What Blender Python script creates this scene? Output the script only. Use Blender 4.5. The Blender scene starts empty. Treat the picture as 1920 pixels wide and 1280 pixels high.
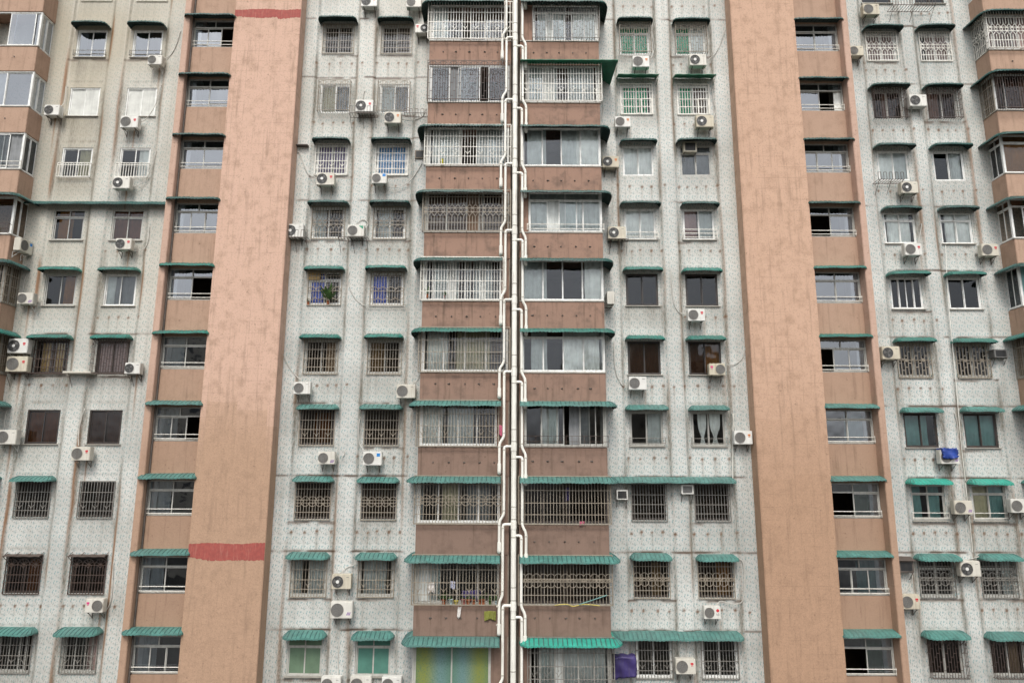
import bpy, bmesh, math, random
import numpy as np
from mathutils import Vector, Matrix
R = random.Random(7)
C = bpy.context.scene.collection
S = bpy.context.scene

# ------------------------------------------------------------------ camera
PITCH, ROLL, DIST, EYE = .183, .004, 28.81, 16.0
cam = bpy.data.objects.new('camera', bpy.data.cameras.new('camera'))
C.objects.link(cam)
cp, sp, cr, sr = math.cos(PITCH), math.sin(PITCH), math.cos(ROLL), math.sin(ROLL)
rt, up, fw = Vector((1, 0, 0)), Vector((0, -sp, cp)), Vector((0, cp, sp))
r2, u2 = cr*rt + sr*up, -sr*rt + cr*up
m = Matrix((r2, u2, -fw)).transposed().to_4x4()
m.translation = (0, -DIST, EYE)
cam.matrix_world = m
cam.data.sensor_width = 36; cam.data.lens = 24.0; cam.data.clip_end = 2000
S.camera = cam

def W(px, py, y=0.0):
    """X, Z on the wall plane standing at depth y, for a point measured in the photograph"""
    u, v = px-960, py-640
    u, v = cr*u+sr*v, -sr*u+cr*v
    a, b = u/1280, -v/1280
    dy, dz = cp-b*sp, sp+b*cp
    t = (DIST+y)/dy
    return a*t, EYE+dz*t

# ------------------------------------------------------------------ light
SUN_EL, SUN_AZ = math.radians(50), math.radians(-176)   # azimuth from +Y, sun in front of the facade, to the left
w = bpy.data.worlds.new('World'); S.world = w; w.use_nodes = True
nt = w.node_tree; nt.nodes.clear()
sky = nt.nodes.new('ShaderNodeTexSky'); sky.sky_type = 'NISHITA'; sky.sun_disc = False
sky.sun_elevation = SUN_EL; sky.sun_rotation = SUN_AZ; sky.dust_density = 4; sky.air_density = 1
hs = nt.nodes.new('ShaderNodeHueSaturation'); hs.inputs['Saturation'].default_value = .08
bg = nt.nodes.new('ShaderNodeBackground'); bg.inputs['Strength'].default_value = .15
ow = nt.nodes.new('ShaderNodeOutputWorld')
nt.links.new(sky.outputs[0], hs.inputs['Color']); nt.links.new(hs.outputs[0], bg.inputs['Color']); nt.links.new(bg.outputs[0], ow.inputs[0])
sd = bpy.data.lights.new('sun', 'SUN'); sd.energy = 1.0; sd.angle = math.radians(15); sd.color = (1, .90, .77)
so = bpy.data.objects.new('sun', sd); C.objects.link(so)
sdir = Vector((math.sin(SUN_AZ)*math.cos(SUN_EL), math.cos(SUN_AZ)*math.cos(SUN_EL), math.sin(SUN_EL)))
so.rotation_euler = sdir.to_track_quat('Z', 'Y').to_euler(); so.location = (0, -40, 60)
S.view_settings.view_transform = 'Standard'; S.view_settings.look = 'None'
S.view_settings.exposure = 0.40; S.view_settings.gamma = 1
try: S.view_settings.use_curve_mapping = False
except Exception: pass
S.render.engine = 'CYCLES'
S.cycles.max_bounces = 6; S.cycles.transparent_max_bounces = 12

# ------------------------------------------------------------------ materials
class N:
    def __init__(s, name):
        s.m = bpy.data.materials.new(name); s.m.use_nodes = True; s.t = s.m.node_tree; s.t.nodes.clear()
        s.out = s.n('ShaderNodeOutputMaterial')
    def n(s, typ, **k):
        o = s.t.nodes.new(typ)
        for a, v in k.items(): setattr(o, a, v)
        return o
    def set(s, sock, v):
        if isinstance(v, bpy.types.NodeSocket): s.t.links.new(v, sock)
        elif v is not None:
            if hasattr(sock.default_value, '__len__') and not hasattr(v, '__len__'): v = (v, v, v)
            if sock.type == 'RGBA' and len(v) == 3: v = tuple(v)+(1,)
            sock.default_value = v
    def math(s, op, a, b=None, clamp=False):
        o = s.n('ShaderNodeMath', operation=op, use_clamp=clamp); s.set(o.inputs[0], a)
        if b is not None: s.set(o.inputs[1], b)
        return o.outputs[0]
    def mix(s, f, a, b, typ='MIX'):
        o = s.n('ShaderNodeMix', data_type='RGBA', blend_type=typ); s.set(o.inputs[0], f); s.set(o.inputs[6], a); s.set(o.inputs[7], b)
        return o.outputs[2]
    def vec(s, scale=(1, 1, 1), rot=(0, 0, 0), coord='Object', src=None):
        if src is None: src = s.n('ShaderNodeTexCoord').outputs[coord]
        o = s.n('ShaderNodeMapping'); s.set(o.inputs[0], src); o.inputs['Scale'].default_value = scale; o.inputs['Rotation'].default_value = rot
        return o.outputs[0]
    def noise(s, v, sc, det=4, rough=.6):
        o = s.n('ShaderNodeTexNoise'); s.set(o.inputs['Vector'], v); o.inputs['Scale'].default_value = sc
        o.inputs['Detail'].default_value = det; o.inputs['Roughness'].default_value = rough
        return o.outputs[0]
    def ramp(s, f, lo, hi):
        o = s.n('ShaderNodeMapRange', interpolation_type='SMOOTHSTEP'); s.set(o.inputs[0], f); o.inputs[1].default_value = lo; o.inputs[2].default_value = hi
        return o.outputs[0]
    def bsdf(s, col, rough=.6, metal=0, bump=None, bs=.3, bd=.01, spec=None, alpha=None):
        o = s.n('ShaderNodeBsdfPrincipled'); s.set(o.inputs['Base Color'], col); s.set(o.inputs['Roughness'], rough); o.inputs['Metallic'].default_value = metal
        if spec is not None: o.inputs['Specular IOR Level'].default_value = spec
        if bump is not None:
            b = s.n('ShaderNodeBump'); s.set(b.inputs['Height'], bump); b.inputs['Strength'].default_value = bs; b.inputs['Distance'].default_value = bd
            s.t.links.new(b.outputs[0], o.inputs['Normal'])
        s.t.links.new(o.outputs[0], s.out.inputs[0])
        return s.m
MATS = {}
def plain(name, col, rough=.55, var=.25, sc=3., metal=0, dirt=(.12, .1, .08), da=.35, streak=True):
    """painted / plain surface with blotches and vertical dirt of its own, fixed to the place it stands in"""
    if name in MATS: return MATS[name]
    k = N(name); p = k.n('ShaderNodeNewGeometry').outputs['Position']
    a = k.noise(k.vec((1, 1, 1), src=p), sc, 5)
    b = k.noise(k.vec((7, 7, .5) if streak else (2, 2, 2), src=p), 1.6, 5)
    c = k.mix(k.ramp(a, .3, .75), [x*(1+var) for x in col], [x*(1-var) for x in col])
    c = k.mix(k.math('MULTIPLY', k.ramp(b, .48, .75), da), c, dirt)
    if name in ('ac_white', 'ac_cream'):
        rnd = k.n('ShaderNodeObjectInfo').outputs['Random']; c = k.mix(k.math('MULTIPLY', k.math('POWER', rnd, 2), .6), c, (.50, .44, .32))
    MATS[name] = k.bsdf(c, rough, metal)
    return MATS[name]

def mk_tile():
    k = N('mosaic_tile'); tc = k.n('ShaderNodeTexCoord').outputs['Object']
    sx = k.n('ShaderNodeSeparateXYZ'); k.set(sx.inputs[0], tc)
    cb = k.n('ShaderNodeCombineXYZ'); k.set(cb.inputs[0], sx.outputs[0]); k.set(cb.inputs[1], sx.outputs[2])
    wr = k.n('ShaderNodeVectorMath', operation='WRAP'); k.set(wr.inputs[0], cb.outputs[0]); wr.inputs[1].default_value = (.36, .36, 1); wr.inputs[2].default_value = (0, 0, -1)
    v = k.vec((1, .62, 1), (0, 0, .8), src=wr.outputs[0])
    vo = k.n('ShaderNodeTexVoronoi', voronoi_dimensions='2D', feature='F1'); k.set(vo.inputs['Vector'], v); vo.inputs['Scale'].default_value = 16
    sc = k.n('ShaderNodeSeparateColor'); k.set(sc.inputs[0], vo.outputs['Color'])
    size = k.math('MULTIPLY_ADD', sc.outputs[0], .30); size.node.inputs[2].default_value = .10
    m1 = k.math('MULTIPLY', k.math('LESS_THAN', vo.outputs['Distance'], size), k.math('LESS_THAN', sc.outputs[1], .8))
    speck = k.mix(sc.outputs[2], (.06, .29, .30), (.13, .33, .45))
    speck = k.mix(k.math('GREATER_THAN', sc.outputs[2], .52), speck, (.24, .255, .24))
    n1 = k.noise(cb.outputs[0], .35, 5); n2 = k.noise(cb.outputs[0], 30, 2)
    base = k.mix(k.ramp(n1, .35, .7), (.70, .712, .695), (.53, .542, .53))
    base = k.mix(k.math('MULTIPLY', k.ramp(n2, .45, .7), .30), base, (.42, .46, .46))
    col = k.mix(k.math('MULTIPLY', m1, .68), base, speck)
    w2 = k.n('ShaderNodeSeparateXYZ'); k.set(w2.inputs[0], wr.outputs[0])
    ed = k.math('LESS_THAN', k.math('MINIMUM', w2.outputs[0], w2.outputs[1]), .02)
    col = k.mix(k.math('MULTIPLY', ed, .16), col, (.3, .3, .28))
    at = k.n('ShaderNodeVertexColor', layer_name='stain')
    s3 = k.n('ShaderNodeSeparateColor'); k.set(s3.inputs[0], at.outputs[0])
    fine = k.ramp(k.noise(k.vec((14, 14, 2)), 2, 4), .25, .75)
    warm = at.outputs['Alpha']
    col = k.mix(k.math('MULTIPLY', warm, .75), col, (.44, .375, .26))
    col = k.mix(k.math('MULTIPLY', s3.outputs[0], k.math('MULTIPLY_ADD', fine, .6), True), col, (.155, .135, .10))
    col.node.inputs[0].links[0].from_node.inputs[1].links[0].from_node.inputs[2].default_value = .4
    col = k.mix(k.math('MULTIPLY', s3.outputs[1], .9), col, (.24, .11, .038))
    col = k.mix(k.math('MULTIPLY', s3.outputs[2], .95), col, (.055, .040, .032))
    MATS['tile'] = k.bsdf(col, .42, 0, k.noise(cb.outputs[0], 40, 2), .15, .004)
mk_tile()

def mk_render(name, c_top, c_low, z0, z1, speck=.5, dark=(.22, .13, .09), joints=.25, streak=.5, blot=.38):
    k = N(name); p = k.n('ShaderNodeNewGeometry').outputs['Position']
    sx = k.n('ShaderNodeSeparateXYZ'); k.set(sx.inputs[0], p)
    n0 = k.noise(p, .5, 5); n1 = k.noise(p, 2.2, 6); n2 = k.noise(p, 22, 3, .7)
    st = k.noise(k.vec((5, 5, .35), src=p), 1.3, 5)
    wn = k.n('ShaderNodeTexWhiteNoise', noise_dimensions='1D'); k.set(wn.inputs['W'], k.math('FLOOR', k.math('MULTIPLY', sx.outputs[0], .8)))
    zz = k.math('ADD', k.math('ADD', sx.outputs[2], k.math('MULTIPLY', wn.outputs[0], 1.6)), k.math('MULTIPLY', k.math('SUBTRACT', n0, .5), .35))
    zz = k.math('ADD', k.math('MULTIPLY', zz, .7), k.math('MULTIPLY', k.math('MULTIPLY', k.math('FLOOR', k.math('MULTIPLY', zz, .42)), 1/.42), .3))
    col = k.mix(k.ramp(zz, z0, z1), c_low, c_top)
    col = k.mix(k.math('MULTIPLY', k.ramp(n1, .45, .75), blot), col, [x*.72 for x in c_low])
    col = k.mix(k.math('MULTIPLY', k.ramp(n2, .52, .68), speck*.55), col, [min(1, x*1.35) for x in c_low])
    col = k.mix(k.math('MULTIPLY', k.ramp(n2, .48, .34), speck*.55), col, dark)
    br = k.n('ShaderNodeTexBrick', offset=0.); k.set(br.inputs['Vector'], k.vec((1, 1, 1), (math.pi/2, 0, 0), src=p))
    br.inputs['Scale'].default_value = 1; br.inputs['Mortar Size'].default_value = .014; br.inputs['Brick Width'].default_value = .5; br.inputs['Row Height'].default_value = .5
    br.inputs['Mortar Smooth'].default_value = .5
    jm = k.math('MULTIPLY', br.outputs['Fac'], k.math('MULTIPLY', k.ramp(k.noise(p, .8, 3), .45, .62), joints))
    col = k.mix(jm, col, dark)
    col = k.mix(k.math('MULTIPLY', k.ramp(st, .5, .78), streak), col, dark)
    sp_ = k.ramp(k.noise(p, 7, 3), .67, .73)
    col = k.mix(k.math('MULTIPLY', sp_, .5), col, dark)
    MATS[name] = k.bsdf(col, .85, 0, k.math('ADD', n2, n1), .35, .012, .2)
mk_render('pier_render', (.625, .425, .335), (.45, .30, .21), 16.8, 20.4, .6, (.21, .14, .10), .30, .42, .5)
mk_render('pier_render_tan', (.575, .385, .285), (.435, .28, .19), 15, 22, .6, (.20, .13, .09), .30, .42, .5)
mk_render('fin_render', (.54, .375, .30), (.43, .29, .21), 14, 22, .35, (.20, .12, .085), .2, .3)
mk_render('panel_render', (.44, .30, .225), (.37, .245, .175), 14, 26, .35, (.15, .095, .065), 0, .45)
mk_render('spandrel_render', (.335, .213, .162), (.235, .162, .13), 12, 27, .2, (.115, .08, .06), 0, .75, .8)

def mk_awning(name, col, under=None):
    k = N(name); p = k.n('ShaderNodeNewGeometry').outputs['Position']
    n1 = k.noise(p, 3, 5); n2 = k.noise(p, 1.0, 4)
    c = k.mix(k.ramp(n1, .35, .7), [x*1.15 for x in col], [x*.75 for x in col])
    c = k.mix(k.math('MULTIPLY', k.ramp(n2, .45, .7), .45), c, [x*.55+.07 for x in col])
    c = k.mix(k.math('MULTIPLY', k.ramp(k.noise(k.vec((9, 9, 2), src=p), 2, 5), .52, .72), .5), c, (.055, .065, .055))
    rnd = k.n('ShaderNodeObjectInfo').outputs['Random']
    c = k.mix(k.math('MULTIPLY', rnd, .38), c, [x*.5+.055 for x in col])
    MATS[name] = k.bsdf(c, .5, 0)
mk_awning('awning_teal', (.008, .072, .063))
mk_awning('awning_turq', (.072, .215, .19)); mk_awning('awning_mid', (.018, .17, .135)); mk_awning('awning_seam', (.03, .115, .105)); mk_awning('awning_under_shade', (.008, .04, .036))  # the near-black underside tone is mostly shade painted into the colour
mk_awning('awning_bright', (.02, .36, .27))
mk_awning('awning_flat', (.005, .16, .085))
plain('awning_brown', (.085, .065, .055), .8, .2)

def mk_glass(name, tint=(.9, .93, .92), refl=1.0, wob=.02):
    k = N(name); p = k.n('ShaderNodeNewGeometry').outputs['Position']
    fr = k.n('ShaderNodeFresnel'); fr.inputs[0].default_value = 1.52
    f = k.math('MULTIPLY_ADD', fr.outputs[0], 1.35*refl, True); f.node.inputs[2].default_value = .01*refl
    tr = k.n('ShaderNodeBsdfTransparent'); k.set(tr.inputs[0], tint)
    gl = k.n('ShaderNodeBsdfGlossy'); gl.inputs['Roughness'].default_value = .03; k.set(gl.inputs['Color'], (.87, .92, 1))
    b = k.n('ShaderNodeBump'); k.set(b.inputs['Height'], k.noise(p, 1.7, 1)); b.inputs['Strength'].default_value = .35; b.inputs['Distance'].default_value = wob
    k.t.links.new(b.outputs[0], gl.inputs['Normal'])
    mx = k.n('ShaderNodeMixShader'); k.set(mx.inputs[0], f); k.t.links.new(tr.outputs[0], mx.inputs[1]); k.t.links.new(gl.outputs[0], mx.inputs[2])
    k.t.links.new(mx.outputs[0], k.out.inputs[0]); MATS[name] = k.m
mk_glass('glass', (.9, .93, .92), .85); mk_glass('glass_dark', (.52, .43, .34), .75); mk_glass('glass_mirror', (.6, .63, .66), 3.4)
def mk_film():
    k = N('film_rainbow'); tc = k.n('ShaderNodeTexCoord').outputs['Object']; sx = k.n('ShaderNodeSeparateXYZ'); k.set(sx.inputs[0], tc)
    o = k.n('ShaderNodeValToRGB'); r = o.color_ramp; r.interpolation = 'EASE'
    f = k.math('PINGPONG', k.math('ADD', sx.outputs[0], 1.62), 1.62); k.set(o.inputs[0], k.math('DIVIDE', f, 1.62))
    r.elements[0].color = (.13, .21, .11, 1); r.elements[1].color = (.12, .22, .17, 1); r.elements[1].position = 1
    e = r.elements.new(.35); e.color = (.22, .25, .07, 1); e = r.elements.new(.75); e.color = (.15, .25, .25, 1)
    n = k.noise(tc, 26, 2); c = k.mix(k.math('MULTIPLY', k.ramp(n, .5, .62), .5), o.outputs[0], (.07, .17, .12))
    MATS['film_rainbow'] = k.bsdf(c, .25)
mk_film()
for nm, c in dict(frame_W=(.78, .79, .77), frame_G=(.46, .46, .43), frame_D=(.045, .038, .035), grille_w=(.76, .74, .68), grille_g=(.22, .21, .19),
                  grille_b=(.31, .27, .215), grille_r=(.085, .06, .05), sill=(.38, .36, .32)).items():
    plain(nm, c, .45, .12, 4, 0, (.13, .07, .04), .35)
for nm, c in dict(white=(.86, .87, .84), grey=(.23, .24, .25), cream=(.50, .46, .31), green=(.02, .42, .2), blue=(.04, .11, .62), violet=(.26, .20, .36),
                  wood=(.30, .15, .055), teal=(.16, .31, .30), pink=(.42, .29, .27), lblue=(.18, .42, .72), brown=(.17, .11, .075), tan=(.55, .38, .17),
                  frost=(.60, .61, .58), pgreen=(.12, .19, .125), pturq=(.075, .205, .165), lgrey=(.60, .63, .62)).items():
    plain('cloth_'+nm, c, .8, .15, 2, 0, (.1, .1, .09), .15)
plain('ac_white', (.72, .72, .69), .4, .08, 3, 0, (.25, .20, .14), .35)
plain('ac_cream', (.58, .54, .44), .5, .12, 3, 0, (.22, .13, .07), .5)
plain('ac_dark', (.025, .026, .028), .5, .1); plain('ac_mesh', (.15, .15, .148), .6, .15); plain('hub_white', (.75, .75, .73), .4, .05)
plain('bracket', (.10, .085, .075), .6, .3); plain('bracket_w', (.5, .5, .48), .5, .2); plain('hose_white', (.55, .54, .50), .6, .15); plain('hose_black', (.03, .03, .03), .6, .1)
plain('stk_red', (.6, .035, .05), .4, .05); plain('stk_blue', (.02, .22, .6), .4, .05); plain('stk_orange', (.6, .2, .05), .4, .05); plain('stk_purple', (.22, .1, .35), .4, .05)
plain('stk_green', (.02, .28, .16), .4, .05); plain('stk_pink', (.65, .05, .22), .4, .05)
plain('pvc', (.86, .85, .79), .38, .06, 2, 0, (.28, .25, .2), .35)
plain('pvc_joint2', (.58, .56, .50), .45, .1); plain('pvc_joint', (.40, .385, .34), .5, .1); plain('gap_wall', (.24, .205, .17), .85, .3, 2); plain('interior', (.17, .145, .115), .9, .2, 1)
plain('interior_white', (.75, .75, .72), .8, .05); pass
def mk_red():
    k = N('red_paint'); p = k.n('ShaderNodeNewGeometry').outputs['Position']
    a = k.noise(k.vec((16, 16, 1.6), src=p), 1.2, 5); b_ = k.noise(p, 9, 5); c = k.mix(k.ramp(b_, .3, .7), (.38, .088, .072), (.29, .07, .06))
    c = k.mix(k.math('MULTIPLY', k.ramp(a, .50, .70), .35), c, (.50, .24, .19)); MATS['red_paint'] = k.bsdf(c, .8, 0, b_, .3, .01)
mk_red()
plain('tarp_purple', (.045, .032, .14), .45, .2); plain('tarp_blue', (.015, .05, .28), .45, .2); plain('towel_green', (.20, .21, .04), .85, .12)
plain('cloth_plain', (.72, .70, .68), .9, .06); plain('cloth_sky', (.55, .58, .74), .9, .06); plain('terracotta', (.36, .105, .04), .8, .2, 8)
plain('pot_blue', (.45, .56, .58), .4, .15, 9); plain('pot_yellow', (.62, .5, .08), .4, .1); plain('pot_pink', (.38, .15, .13), .5, .15); plain('leaf', (.06, .13, .03), .6, .4, 12)
plain('pink_bag', (.5, .12, .2), .6, .2); plain('wire', (.045, .042, .04), .6, .1); plain('ground', (.07, .07, .065), .9, .3, .4, streak=False); plain('yellow_rag', (.55, .5, .03), .8, .2)
M = MATS

# ------------------------------------------------------------------ mesh helpers
class MB:
    def __init__(s): s.v = []; s.f = []; s.mi = []; s.cur = 0
    def quad(s, a, b, c, d):
        i = len(s.v); s.v += [a, b, c, d]; s.f.append((i, i+1, i+2, i+3)); s.mi.append(s.cur)
    def box(s, x0, x1, y0, y1, z0, z1):
        i = len(s.v)
        s.v += [(x0, y0, z0), (x1, y0, z0), (x1, y1, z0), (x0, y1, z0), (x0, y0, z1), (x1, y0, z1), (x1, y1, z1), (x0, y1, z1)]
        for q in ((0, 3, 2, 1), (4, 5, 6, 7), (0, 1, 5, 4), (1, 2, 6, 5), (2, 3, 7, 6), (3, 0, 4, 7)):
            s.f.append(tuple(i+j for j in q)); s.mi.append(s.cur)
    def tube(s, pts, r, n=4, cap=True):
        pts = [Vector(p) for p in pts]; rings = []
        for k, p in enumerate(pts):
            d = (pts[min(k+1, len(pts)-1)]-pts[max(k-1, 0)]).normalized()
            a = Vector((0, 1, 0)) if abs(d.y) < .9 else Vector((1, 0, 0))
            u = d.cross(a).normalized(); v = d.cross(u).normalized()
            rr = r[k] if isinstance(r, (list, tuple)) else r
            i = len(s.v)
            for j in range(n):
                t = 2*math.pi*(j+.5)/n
                s.v.append(tuple(p+u*(rr*math.cos(t))+v*(rr*math.sin(t))))
            rings.append(i)
        for a, b in zip(rings, rings[1:]):
            for j in range(n):
                s.f.append((a+j, a+(j+1) % n, b+(j+1) % n, b+j)); s.mi.append(s.cur)
        if cap:
            for ri, o_ in ((rings[0], -1), (rings[-1], 1)):
                i = len(s.v); s.v += s.v[ri:ri+n]
                s.f.append(tuple(i+j for j in (range(n) if o_ > 0 else reversed(range(n))))); s.mi.append(s.cur)
    def arc(s, cx, cz, rad, a0, a1, r, y=0, seg=10):
        s.tube([(cx+rad*math.cos(a0+(a1-a0)*t/seg), y, cz+rad*math.sin(a0+(a1-a0)*t/seg)) for t in range(seg+1)], r, 4, False)
    def disc(s, cx, y, cz, rad, n=24, depth=.01, flip=False):
        i = len(s.v)
        for yy in (y, y-depth):
            for j in range(n):
                t = 2*math.pi*j/n; s.v.append((cx+rad*math.cos(t), yy, cz+rad*math.sin(t)))
        s.f.append(tuple(i+n+j for j in range(n))); s.mi.append(s.cur)
        for j in range(n): s.f.append((i+j, i+(j+1) % n, i+n+(j+1) % n, i+n+j)); s.mi.append(s.cur)
    def mesh(s, name, mats, smooth=False):
        me = bpy.data.meshes.new(name); me.from_pydata(s.v, [], s.f); 
        for m_ in (mats if isinstance(mats, (list, tuple)) else [mats]): me.materials.append(m_)
        me.polygons.foreach_set('material_index', s.mi)
        if smooth: me.polygons.foreach_set('use_smooth', [len(q) == 4 for q in s.f])
        me.update(); return me
def obj(name, me, parent=None, loc=(0, 0, 0), rz=0):
    o = bpy.data.objects.new(name, me); C.objects.link(o); o.location = loc; o.rotation_euler = (0, 0, rz)
    if parent: o.parent = parent
    return o
def tag(o, label=None, cat=None, group=None, kind=None):
    if label: o['label'] = label
    if cat: o['category'] = cat
    if group: o['group'] = group
    if kind: o['kind'] = kind
    return o
def clean(me):
    b = bmesh.new(); b.from_mesh(me); bmesh.ops.recalc_face_normals(b, faces=b.faces); b.to_mesh(me); b.free(); return me

# ------------------------------------------------------------------ layout
ROWS = list(range(0, 12))
def RZ(k): return EYE+19.64-3*(k-1)           # centre height of window row k (row 1 is the first full row)
COLX = dict(L1=-19.95, L2=-17.30, A=-8.157, B=-5.443, C=5.665, D=8.265, R1=17.41, R2=19.95)
ZTOP, ZBOT = 45.0, 0.0
WING = .4
B = tag(obj('apartment_building', None), 'weathered high-rise apartment block with pale speckled tile walls, pink piers and green awnings', 'building')
g = MB(); g.box(-300, 300, -300, 300, -.5, 0)
tag(obj('ground', g.mesh('ground', M['ground'])), kind='structure')

# ------------------------------------------------------------------ tiled walls with stains
rng = np.random.default_rng(5)
def vnoise(x, z, sx, sz, seed):
    r = np.random.default_rng(seed); t = r.random((256, 256))
    fx, fz = x/sx+1000, z/sz+1000
    ix, iz = np.floor(fx).astype(int), np.floor(fz).astype(int); ax, az = fx-ix, fz-iz
    ax = ax*ax*(3-2*ax); az = az*az*(3-2*az)
    g_ = lambda i, j: t[i % 256, j % 256]
    return (g_(ix, iz)*(1-ax)+g_(ix+1, iz)*ax)*(1-az)+(g_(ix, iz+1)*(1-ax)+g_(ix+1, iz+1)*ax)*az
HW, HH = .70, .72      # half opening
ACSTAIN = []           # filled from the AC table below: (x, z)
def wall(x0, x1, y0, cols, seed, rust_amt, warm_amt, rows_crack):
    dx, dz = .05, .06
    nx, nz = round((x1-x0)/dx), round((ZTOP-ZBOT)/dz)
    xs = x0+np.arange(nx+1)*(x1-x0)/nx; zs = ZBOT+np.arange(nz+1)*dz
    hx = (x1-x0)/nx
    rect = []
    for cx in cols:
        for k in ROWS:
            i0, i1 = round((cx-HW-x0)/hx), round((cx+HW-x0)/hx); j0, j1 = round((RZ(k)-HH-ZBOT)/dz), round((RZ(k)+HH-ZBOT)/dz)
            rect.append((i0, i1, j0, j1))
    X, Z = np.meshgrid(xs, zs, indexing='ij')
    # pilasters between the window strips stand a little proud
    Y = np.full_like(X, -.10)
    for cx in cols:
        d = np.abs(X-cx); t = np.clip((d-.86)/.16, 0, 1); t = t*t*(3-2*t)
        Y = np.where(d < 1.1, np.minimum(0, -.10*t), Y)
    Y = Y+y0
    # stains
    grime = .16*vnoise(X, Z, .12, 5, seed)*vnoise(X, Z, .9, 1.4, seed+1)+.30*np.clip(vnoise(X, Z, .16, 4, seed+2)-.62, 0, 1)*2*vnoise(X, Z, 2, 3, seed+11)
    grime += .45*np.clip(vnoise(X, Z, 1.8, 1.5, seed+12)-.45, 0, 1)+.25*np.clip(vnoise(X, Z, .07, 3.5, seed+13)-.6, 0, 1)
    grime += .5*np.clip(vnoise(X, Z, .22, 9, seed+14)-.70, 0, 1)*2*np.clip(vnoise(X, Z, 1.5, 2, seed+15)*1.6-.3, 0, 1)
    rust = np.zeros_like(X); crack = np.zeros_like(X)
    for cx in cols:
        for sgn in (-1, 1):
            ex = cx+sgn*.93+.05*(vnoise(X, Z, 9, 1.2, seed+3)-.5)
            ln = np.exp(-((X-ex)/.055)**2)
            a = np.clip(vnoise(X*0+sgn*7+cx, Z, 1, 1.7, seed+4)*1.5-.30, 0, 1)
            grime += .75*ln*a
            grime += .30*np.exp(-((X-ex)/.16)**2)*a
            rs = np.clip(vnoise(X*0+sgn*3+cx, Z, 1, 2.4, seed+5)*2-.85, 0, 1)*rust_amt
            rust += .8*np.exp(-((X-ex-.05*sgn)/.05)**2)*rs
        for k in ROWS:
            c = RZ(k); r = random.Random(k*31+int(cx*10)+seed)
            below = np.clip((c-.74-Z)/1.2, 0, 1); ison = (Z < c-.72) & (Z > c-2.0) & (np.abs(X-cx) < .85)
            grime += ison*(1-below)*(.20+.5*vnoise(X, Z, .14, 3, seed+6+k)*vnoise(X, Z, .5, 2, seed+7))*r.uniform(.2, 1)
            # dirt under awning ends and above awnings
            for sgn in (-1, 1):
                grime += .5*np.exp(-((X-cx-sgn*.82)/.06)**2)*np.exp(-((Z-c-.2)/.5)**2)*r.uniform(.2, 1)
            grime += .5*np.exp(-((Z-c-1.04)/.05)**2)*(np.abs(X-cx) < .8)*vnoise(X, Z, .2, .2, seed+9)
            # rusted anchor stubs under the windows
            if r.random() < (.62 if rust_amt < 1 else .2):
                for bx in np.arange(cx-.95+r.uniform(0, .2), cx+1.25, r.uniform(.40, .56)):
                    bz = c-1.22+r.uniform(-.04, .04); bx += r.uniform(-.05, .05)
                    rb = r.uniform(.045, .062); dot = r.uniform(.7, 1.2)*np.exp(-(((X-bx)/rb)**2+((Z-bz)/rb)**2)**1.5)
                    rust += dot*1.0; crack += dot*.6
                    tail = (Z < bz)*np.exp(-((X-bx)/.035)**2)*np.exp((Z-bz)/.35)
                    rust += .4*tail*r.random(); grime += (Z < bz)*np.exp(-((X-bx)/.04)**2)*np.exp((Z-bz)/.9)*.45*r.random()
            if k in rows_crack:
                for zz, amp, half in ((c-.86, .95, .98), (c+1.02, .7, 3.0)):
                    if r.random() < .8:
                        mk = np.clip(vnoise(X, Z, .35, .3, seed+10+k)*2.6-.6, 0, 1)*(np.abs(X-cx) < half)
                        l2 = np.exp(-((Z-zz-.03*(vnoise(X, Z, .3, 9, seed+k)-.5))/.038)**2)*mk*amp*1.25
                        crack += .8*l2; rust += .5*l2
                    
    for ax, az in ACSTAIN:
        if x0 < ax < x1:
            t = (Z < az-.3)*(Z > az-2.6)*np.clip(1-(az-.3-Z)/2.3, 0, 1)
            grime += .55*t*np.exp(-((X-ax)/.25)**2)*vnoise(X, Z, .1, 4, seed+20)
            rust += .55*t*np.exp(-((X-ax-.3)/.04)**2)*rust_amt
    grime *= 1.3
    warm = warm_amt*(.35+.9*vnoise(X, Z, 2.5, 4, seed+30))*np.clip((Z-12)/24, .15, 1)
    me = bpy.data.meshes.new('facade_wall')
    idx = np.arange((nx+1)*(nz+1)).reshape(nx+1, nz+1)
    hole = np.zeros((nx, nz), bool)
    for i0, i1, j0, j1 in rect: hole[i0:i1, j0:j1] = True
    q = np.stack([idx[:-1, :-1], idx[1:, :-1], idx[1:, 1:], idx[:-1, 1:]], -1)[~hole]
    V = np.stack([X, Y, Z], -1).reshape(-1, 3)
    att = np.stack([grime, rust, crack, warm], -1).reshape(-1, 4).clip(0, 1)
    ev, ef = [], []; base = len(V); ea = []
    for i0, i1, j0, j1 in rect:
        xa, xb, za, zb = xs[i0], xs[i1], zs[j0], zs[j1]
        b = base+len(ev)
        for yy in (y0, y0+.30):
            ev += [(xa, yy, za), (xb, yy, za), (xb, yy, zb), (xa, yy, zb)]
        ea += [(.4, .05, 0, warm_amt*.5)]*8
        for j in range(4): ef.append((b+j, b+4+j, b+4+(j+1) % 4, b+(j+1) % 4))
    V = np.concatenate([V, np.array(ev)]); att = np.concatenate([att, np.array(ea)])
    F = np.concatenate([q, np.array(ef)])
    me.vertices.add(len(V)); me.vertices.foreach_set('co', V.ravel())
    me.loops.add(F.size); me.loops.foreach_set('vertex_index', F.ravel())
    me.polygons.add(len(F)); me.polygons.foreach_set('loop_start', np.arange(0, F.size, 4))
    me.update(calc_edges=True)
    ca = me.color_attributes.new('stain', 'FLOAT_COLOR', 'POINT'); ca.data.foreach_set('color', att.astype(np.float32).ravel())
    me.materials.append(M['tile'])
    obj('facade_wall', me, B)

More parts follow.
